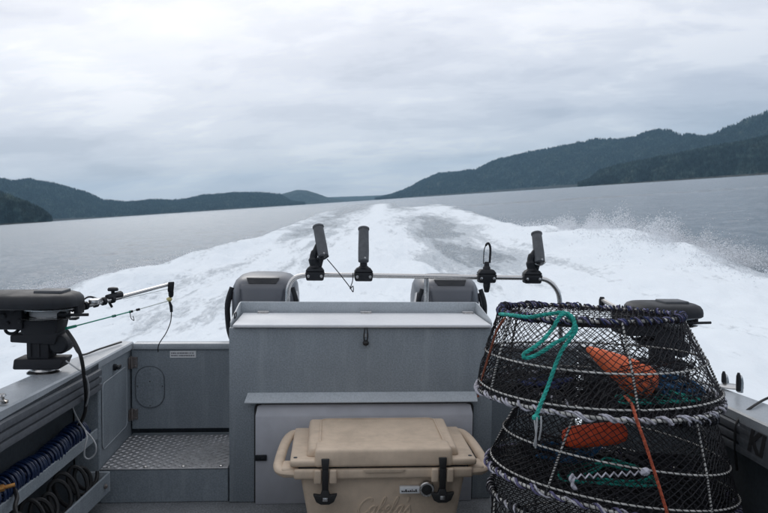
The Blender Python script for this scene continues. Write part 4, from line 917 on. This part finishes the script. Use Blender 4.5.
# raised script lettering on the body
def script(strokes, org, sc, r):
    m = MB()
    for st_ in strokes:
        pts = smooth([Vector((org.x+(x_+.30*y_)*sc, org.y, org.z+y_*sc)) for x_, y_ in st_], 6); m.tube(pts, r, 6)
    return m
strokes = [
 [(1.25, 1.55), (1.15, 1.85), (.80, 1.95), (.35, 1.65), (.05, 1.05), (.05, .45), (.35, .05), (.80, .10), (1.2, .45)],
 [(1.95, .85), (1.65, 1.0), (1.35, .75), (1.30, .25), (1.55, .02), (1.85, .30), (1.98, .95), (1.95, .25), (2.1, .02), (2.35, .35)],
 [(2.35, .35), (2.70, 1.3), (2.72, 1.95), (2.50, 1.8), (2.42, .9), (2.48, .15), (2.72, .0), (2.98, .30), (2.90, .55), (2.72, .58)],
 [(2.95, .55), (3.2, .45), (3.5, .75), (3.4, 1.0), (3.15, .8), (3.12, .25), (3.4, .0), (3.75, .3)],
 [(3.75, .3), (4.1, 1.3), (4.15, 1.95), (3.95, 1.8), (3.85, .8), (3.95, .08), (4.2, .08), (4.4, .4)],
 [(5.05, .85), (4.75, 1.0), (4.48, .75), (4.45, .25), (4.68, .02), (4.95, .30), (5.08, .95), (5.05, .25), (5.2, .02), (5.42, .3)],
 [(5.35, 1.75), (5.45, 1.95), (5.38, 1.4)],
 [(5.42, .3), (5.75, .95), (5.80, .7), (6.0, .4), (5.95, .05), (5.65, .02), (5.5, .15)]]
ls = P(357, 513.5, fy)
org = Vector((ls.x, fy+.0105, ls.z-.012))
def lean_front(z_): return 0
m = script(strokes, Vector((org.x, fy+.0135, org.z)), .0345, .0042)
m.v = [(v[0], v[1]-(fy+.0135)+fy+.008+(.323-v[2])*.068-.0005, v[2]) for v in m.v]
m.build('raised_lettering', M['tan'], ck)

# ================================================================== CRAB POTS
def net_mesh(paths, r):
    V = []; F = []; b = 0
    for p in paths:
        p = np.asarray(p, float); m_ = len(p); T = np.gradient(p, axis=0); T /= np.linalg.norm(T, axis=1)[:, None]+1e-9
        up = np.where(np.abs(T[:, 2:3]) < .85, np.array([[0, 0, 1.]]), np.array([[1., 0, 0]]))
        A = np.cross(T, up); A /= np.linalg.norm(A, axis=1)[:, None]+1e-9; B_ = np.cross(T, A)
        ring = [A*r, (-.5*A+.866*B_)*r, (-.5*A-.866*B_)*r]
        V.append(np.stack([p+q for q in ring], 1).reshape(-1, 3))
        i_ = np.arange(m_-1)[:, None]*3; k = np.arange(3)[None]; l = (k+1) % 3
        F.append((np.stack([i_+k, i_+l, i_+3+l, i_+3+k], -1).reshape(-1, 4))+b); b += m_*3
    V = np.concatenate(V); F = np.concatenate(F); return V, F
def pot(cx_, cy_, z0, h, tilt_deg, rtop, rbot, label, mats, seed, tilt_x=0, rot=0, skew=0.0):
    t_ = thing('crab_pot', label, 'crab pot', (cx_, cy_, z0), 'crab pots stacked in the cockpit')
    XF = Matrix.Rotation(R_(tilt_deg), 4, 'Y') @ Matrix.Rotation(R_(tilt_x), 4, 'X') @ Matrix.Rotation(R_(rot), 4, 'Z')
    XF = Matrix.Translation((cx_, cy_, z0)) @ XF
    SK = Matrix(((1, 0, skew/h, -skew*z0/h), (0, 1, 0, 0), (0, 0, 1, 0), (0, 0, 0, 1)))
    rs = random.Random(seed)
    hs = np.array([0, .10, .45, 1.0])*h; rsn = np.array([rbot, rbot*.985, rbot*.905, rtop])
    def rad_(z): return float(np.interp(z, hs, rsn))
    def bd(m, name, mat, par=None, angle=50):
        m.v = [tuple(SK @ XF @ Vector(p)) for p in m.v]; return m.build(name, mat, par or t_, angle)
    def circ(r, z, n=72, wob=.004, a0=0, a1=2*math.pi):
        ph = rs.random()*6
        return [((r+wob*math.sin(3*a+ph))*math.cos(a), (r+wob*math.sin(3*a+ph))*math.sin(a), z+wob*math.sin(2*a+ph)) for a in [a0+(a1-a0)*k/n for k in range(n)]]
    def wrap(path, rmin, r, turns, jit=0.0):
        p = np.array(path); n0 = len(p); steps = turns*9; out = []
        for k in range(steps):
            t0 = k/steps; f_ = t0*n0; i_ = int(f_) % n0; j_ = (i_+1) % n0; q_ = p[i_]*(1-(f_ % 1))+p[j_]*(f_ % 1)
            d = p[j_]-p[i_]; d /= np.linalg.norm(d); u = np.array([q_[0], q_[1], 0]); u /= np.linalg.norm(u); v = np.cross(d, u)
            ph = 2*math.pi*turns*t0+jit*math.sin(t0*41+seed)
            rm = rmin*(1+.35*math.sin(t0*67+seed)*min(1, jit*2))
            out.append(q_+u*math.cos(ph)*rm+v*math.sin(ph)*rm)
        m = MB(); m.tube(out, r, 6, closed=True); return m
    frame_levels = [(0, 'bottom'), (.10, 'hoop'), (.47, 'hoop'), (1.0, 'top')]
    for (f_, kd) in frame_levels:
        z = f_*h; pth = circ(rad_(z), z)
        m = MB(); m.tube(pth, .0055 if kd in ('bottom', 'top') else .0031, 8, closed=True)
        hp_ = bd(m, {'bottom': 'bottom_ring', 'hoop': 'hoop', 'top': 'top_ring'}[kd], M['hoop'])
        if kd == 'hoop': bd(wrap(pth, .0035, .0014, 110), 'lashing', M['lash'], hp_)
        elif kd == 'bottom':
            bd(wrap(pth, .0085, .0042, 40, 1.0), 'rope_wrap', mats[0], hp_); bd(wrap(pth, .0095, .0032, 29, 1.0), 'rope_wrap', mats[1], hp_); bd(wrap(pth, .007, .0014, 150), 'lashing', M['lash'], hp_)
        else:
            bd(wrap(pth, .009, .0038, 47, 1.3), 'rope_wrap', mats[2], hp_); bd(wrap(pth, .010, .0034, 33, 1.1), 'rope_wrap', mats[3], hp_); bd(wrap(pth, .012, .0022, 61, 2.2), 'rope_wrap', M['black_rope'], hp_); bd(wrap(pth, .0095, .0022, 120, .6), 'lashing', M['lash'], hp_)
    # uprights, six of them, pale with black lashing
    for k in range(5):
        a = k/5*2*math.pi+.55; pth = [(rad_(h*q)*math.cos(a+.04*q), rad_(h*q)*math.sin(a+.04*q), h*q) for q in (0, .1, .3, .47, .75, 1)]
        m = MB(); m.tube(pth, .0034, 7); up = bd(m, 'upright', M['hoop'])
        q0 = np.array(pth); hel = []
        for s_ in range(150):
            t0 = s_/149*5; i_ = min(4, int(t0)); q_ = q0[i_]*(1-(t0-i_))+q0[i_+1]*(t0-i_); ph = s_*1.25
            hel.append(q_+np.array([math.cos(ph), math.sin(ph), 0])*.0040)
        m = MB(); m.tube(hel, .0022, 4); bd(m, 'lashing', M['lash'], up)
    # netting
    paths = []
    NS = 84; nz = 15
    def side(a0, tw):
        p = []
        for j in range(nz+1):
            z = h*j/nz; a = a0+tw*j/nz; sag = .012*math.sin(j/nz*math.pi)*(.5+.5*math.sin(a*7)); rr_2 = rad_(z)-sag+.002*math.sin(a*23+z*90)
            p.append((rr_2*math.cos(a+.010*math.sin(z*60+a*9)), rr_2*math.sin(a), z+.003*math.sin(a*31)))
        return p
    tw = 2*math.pi/NS*13
    for k in range(NS): a0 = 2*math.pi*k/NS; paths.append(side(a0, tw)); paths.append(side(a0+.004, -tw))
    V, F = net_mesh(paths, .00145); m = MB().add(V, F.tolist()); o = bd(m, 'side_netting', M['net']); o['kind'] = 'stuff'
    # slack second layer of netting and stray twine inside
    paths = []
    for k in range(44):
        a0 = 2*math.pi*k/44
        for sg in (1, -1):
            p = []
            for j in range(13):
                z = h*(.03+.42*j/12); a = a0+sg*tw*.4*j/12; q_ = rad_(z)*(.90-.10*math.sin(j/12*math.pi)*(1+.6*math.sin(a*3+seed)))
                p.append((q_*math.cos(a), q_*math.sin(a), z+.010*math.sin(a*5)))
            paths.append(p)
    for k in range(34):
        a = rs.random()*6.28; q0_ = rbot*(.2+.7*rs.random()); p = []; z = h*(.03+.25*rs.random())
        for j in range(9):
            a += (rs.random()-.45)*.35; q0_ = max(.03, min(rbot*.9, q0_+(rs.random()-.5)*.06)); z = max(.01, min(h*.5, z+(rs.random()-.5)*.04)); p.append((q0_*math.cos(a)*rad_(z)/rbot, q0_*math.sin(a)*rad_(z)/rbot, z))
        paths.append([tuple(v) for v in smooth(p, 3)])
    V, F = net_mesh(paths, .0017); o = bd(MB().add(V, F.tolist()), 'inner_netting', M['net']); o['kind'] = 'stuff'
    # bottom and top netting: a sagging square mesh clipped by the ring
    def disc(z, r, sag, pitch, hole=0.0, sd=0):
        ps = []; n = int(r/pitch)
        for dirn in (0, 1):
            for k in range(-n, n+1):
                c_ = k*pitch; L_ = math.sqrt(max(r*r-c_*c_, 0)); seg = []
                for j in range(23):
                    q_ = -L_+2*L_*j/22; rr2 = math.hypot(c_, q_)
                    if rr2 < hole:
                        if len(seg) > 1: ps.append(seg)
                        seg = []; continue
                    x_, y_ = (c_, q_) if dirn else (q_, c_)
                    w_ = .010*pnoise(Vector((x_*9, y_*9, sd)))
                    seg.append(((x_-y_)*.7071+w_, (x_+y_)*.7071+w_, z-sag*(1-(rr2/r)**2)+.012*pnoise(Vector((x_*7, y_*7, sd+5)))))
                if len(seg) > 1: ps.append(seg)
        return ps
    V, F = net_mesh(disc(.004, rbot, .012, .021, 0, seed)+disc(-.004, rbot*.98, .02, .024, 0, seed+3), .0018); o = bd(MB().add(V, F.tolist()), 'bottom_netting', M['net']); o['kind'] = 'stuff'
    V, F = net_mesh(disc(h, rtop, .045, .019, rtop*.16, seed+1), .0017); o = bd(MB().add(V, F.tolist()), 'top_netting', M['net']); o['kind'] = 'stuff'
    # entry funnels
    for q_ in range(3):
        a = q_*2.094+.6; ps = []
        for k in range(26):
            b_ = 2*math.pi*k/26; s0 = []
            for j in range(9):
                f_ = j/8; R0 = rad_(h*.28)*(.93-f_*.60); rr3 = .085*(1-f_)+.04*f_
                tx, ty = R0*math.cos(a), R0*math.sin(a); bb = b_+(f_*1.3 if k % 2 else -f_*1.3)
                s0.append((tx-math.sin(a)*rr3*math.cos(bb)*1.3, ty+math.cos(a)*rr3*math.cos(bb)*1.3, h*.30+rr3*.9*math.sin(bb)))
            ps.append(s0)
        V, F = net_mesh(ps, .0019); o = bd(MB().add(V, F.tolist()), 'entry_funnel', M['net']); o['kind'] = 'stuff'
    return t_, XF, bd
PX, PY = .912, 2.45
zb1 = P(600, 392, 2.45).z; zt1 = P(600, 313, 2.45).z
pot(PX-.005, PY, zb1, zt1-zb1, .8, .300, .402, 'topmost crab pot of the stack, with teal rope and an orange float inside', (M['white_rope'], M['white_rope'], M['navy_rope'], M['purple_rope']), 3, rot=20, tilt_x=-2.5, skew=-.035)
pot(PX+.045, PY, .432, .268, 7.0, .31, .412, 'middle crab pot of the stack, leaning right, with a red float inside', (M['purple_rope'], M['white_rope'], M['black_rope'], M['white_rope']), 8, rot=47, tilt_x=-3)
pot(PX+.03, PY+.01, .012, .37, 1.0, .385, .43, 'bottom crab pot of the stack, only its upper rim in view', (M['black_rope'], M['purple_rope'], M['white_rope'], M['black_rope']), 14, rot=5)

# floats inside the pots
def float_body(a, b, prof, label, mat, name='float'):
    ax = b-a; ln = ax.length; m = MB(); m.lathe(a, ax, [(r, h_*ln) for r, h_ in prof], 24)
    return tag(m.build(name, mat, None, 60), label, 'float', 'orange floats inside the pots')
fa_, fb_ = P(587, 348, 2.40), P(655, 390, 2.26)
float_body(fa_, fb_, [(.005, 0), (.010, .02), (.025, .2), (.042, .45), (.054, .68), (.057, .80), (.052, .90), (.038, .97), (.016, 1.0)], 'pointed orange float seen through the mesh of the topmost pot', M['orange'])
m = MB(); m.lathe(fb_-(fb_-fa_).normalized()*.008, fb_-fa_, [(.012, 0), (.013, .014), (.006, .018)], 12)
m.build('float_plug', M['rubber'], bpy.data.objects['float'])
fa_, fb_ = P(563, 438, 2.30), P(626, 432, 2.34)
float_body(fa_, fb_, [(.006, 0), (.026, .04), (.035, .14), (.037, .5), (.037, .8), (.030, .94), (.012, 1.0)], 'red orange float lying inside the middle pot', M['red'])

# ropes
def rope_obj(name, pts, r, mat, label, n=6, seg=8):
    c = smooth(pts, n); d = [0.0]
    for a_, b_ in zip(c, c[1:]): d.append(d[-1]+(b_-a_).length)
    steps = max(8, int(d[-1]/(r*.95))); cc = np.array([tuple(v) for v in c]); dd = np.array(d); tt = np.linspace(0, d[-1], steps)
    q = np.stack([np.interp(tt, dd, cc[:, k]) for k in range(3)], -1); T = np.gradient(q, axis=0); T /= np.linalg.norm(T, axis=1)[:, None]+1e-9
    up = np.array([0.31, 0.2, 0.93]); A = np.cross(T, up); A /= np.linalg.norm(A, axis=1)[:, None]+1e-9; B_ = np.cross(T, A)
    m = MB()
    for k in range(3):
        ph = tt/(r*7.0)*2*math.pi+k*2*math.pi/3
        m.tube(q+(A*np.cos(ph)[:, None]+B_*np.sin(ph)[:, None])*r*.5, r*.56, 6)
    return tag(m.build(name, mat), label, 'rope')
rope_obj('rope', [P(536, 417, 2.07), P(538, 411, 2.075), P(548, 386, 2.11), P(557, 361, 2.14), P(564, 347, 2.155), P(574, 334, 2.165), P(576, 327, 2.165), P(572, 320, 2.165), P(566, 314.5, 2.15), P(560, 316, 2.145), P(553, 328, 2.14), P(543, 340, 2.13), P(533, 348, 2.12), P(524, 354, 2.11), P(525, 358, 2.105), P(534, 356, 2.10), P(545, 350, 2.10), P(555, 343, 2.105), P(565, 338, 2.11), P(573, 329, 2.12), P(574, 320, 2.14), P(566, 313, 2.17), P(548, 314, 2.19), P(530, 317, 2.22), P(512, 315, 2.30), P(500, 314, 2.40)], .0062, M['teal'], 'teal rope looped over the rim of the topmost pot')
m = MB(); m.lathe(P(536, 414, 2.07), (0, 0, -1), [(.004, 0), (.011, .006), (.011, .014), (.005, .02)], 10); m.build('knot', M['teal'], bpy.data.objects['rope'])
rope_obj('rope', [P(625, 396, 2.12), P(632, 405, 2.06), P(637, 421, 2.035), P(645, 443, 2.03), P(657, 480, 2.03), P(668, 516, 2.03), P(674, 535, 2.04)], .0048, M['orange_rope'], 'taut orange rope running down in front of the middle pot')
rope_obj('rope', [P(505, 318, 2.33), P(497, 330, 2.38), P(490, 352, 2.42), P(483, 375, 2.46), P(478, 397, 2.48)], .0040, M['brown_rope'], 'rusty red rope down the left side of the topmost pot')
z_ = [P(573, 476, 2.02)]
for k in range(17): z_.append(P(577+k*4.1, (474.5 if k % 2 else 479)-k*.25, 2.02))
m = MB(); m.tube(z_, .0030, 6); tw_ = m.build('twine', M['white_rope']); tag(tw_, 'crinkled white twine across the middle pot', 'twine')
m = MB(); m.tube(smooth([P(573, 474, 2.02), P(570, 479, 2.015), P(573, 484, 2.02), P(576, 489, 2.02), P(572, 486, 2.01), P(574, 478, 2.02)], 5), .0042, 6); m.build('knot', M['white_rope'], tw_); m = MB()
for k in range(9):
    a = k*2.3; c_ = P(645, 471.5, 2.015); m.tube(smooth([c_+Vector((.012*math.cos(a), 0, .010*math.sin(a))), c_+Vector((0, -.008, .002)), c_+Vector((-.012*math.sin(a), 0, .010*math.cos(a)))], 4), .0042, 6)
m.build('knot', M['white_rope'], tw_)
m = MB()
for (xa, xb, y0_, y1_) in ((537, 534, 417, 446), (541, 539, 416, 440), (534.5, 535.5, 420, 448)):
    m.tube(smooth([P(xa, y0_, 2.06), P((xa+xb)/2+1, (y0_+y1_)/2, 2.05), P(xb, y1_, 2.06)], 5), .0026, 5)
tag(m.build('twine', M['wire']), 'pale twine tied between the top and middle pots', 'twine')
rn = random.Random(21)
def tangle(label, cx_, cy_, z_, r, n, mat, rr4, zs=.02):
    pts = []
    for k in range(n):
        a = k*1.1+rn.random(); q_ = r*(.35+.65*rn.random()); pts.append((cx_+q_*math.cos(a), cy_+q_*.7*math.sin(a), z_+rn.random()*zs))
    return rope_obj('rope', pts, rr4, mat, label, 6, 6)
tangle('navy rope tangled in the bottom of the topmost pot at the left', PX-.18, PY+.02, zb1+.012, .10, 22, M['navy_rope'], .007, .03)
tangle('blue rope heaped in the topmost pot beside the orange float', PX+.22, PY-.06, zb1+.012, .12, 26, M['blue_rope'], .007, .045)
tangle('teal rope lying in the topmost pot under the orange float', PX+.13, PY-.16, zb1+.010, .15, 20, M['teal'], .0045, .02)
tangle('green and teal rope in the middle pot', PX+.02, PY-.12, .475, .20, 24, M['teal'], .0040, .02)
tangle('blue rope heaped in the middle pot behind the red float', PX-.10, PY-.02, .50, .13, 22, M['blue_rope'], .006, .04)
tangle('dark rope bundle in the middle pot at the right', PX+.20, PY, .45, .16, 30, M['black_rope'], .008, .05)

# ================================================================== settle the boat on the water
WORLD = {'sea', 'spray', 'forest', 'sun', 'camera'}
for o in list(COL.objects):
    if o.parent is None and o.name in BASE: to_boat(o)

# ================================================================== air
hb = MB(); hb.box(-20500, 20500, -20500, 20500, -4, 900); me = bpy.data.meshes.new('haze'); me.from_pydata(hb.v, [], hb.f)
mh = bpy.data.materials.new('haze'); mh.use_nodes = True; t = mh.node_tree; t.nodes.clear()
pv = nn(t, 'ShaderNodeVolumePrincipled'); pv.inputs['Density'].default_value = 5.0e-5; pv.inputs['Color'].default_value = (0.44, 0.74, 1.0, 1); pv.inputs['Anisotropy'].default_value = 0.0
mo = nn(t, 'ShaderNodeOutputMaterial'); t.links.new(pv.outputs[0], mo.inputs['Volume']); me.materials.append(mh)
hz = bpy.data.objects.new('haze', me); COL.objects.link(hz); hz['kind'] = 'stuff'; tag(hz, 'thin blue haze over the water and hills', 'haze')
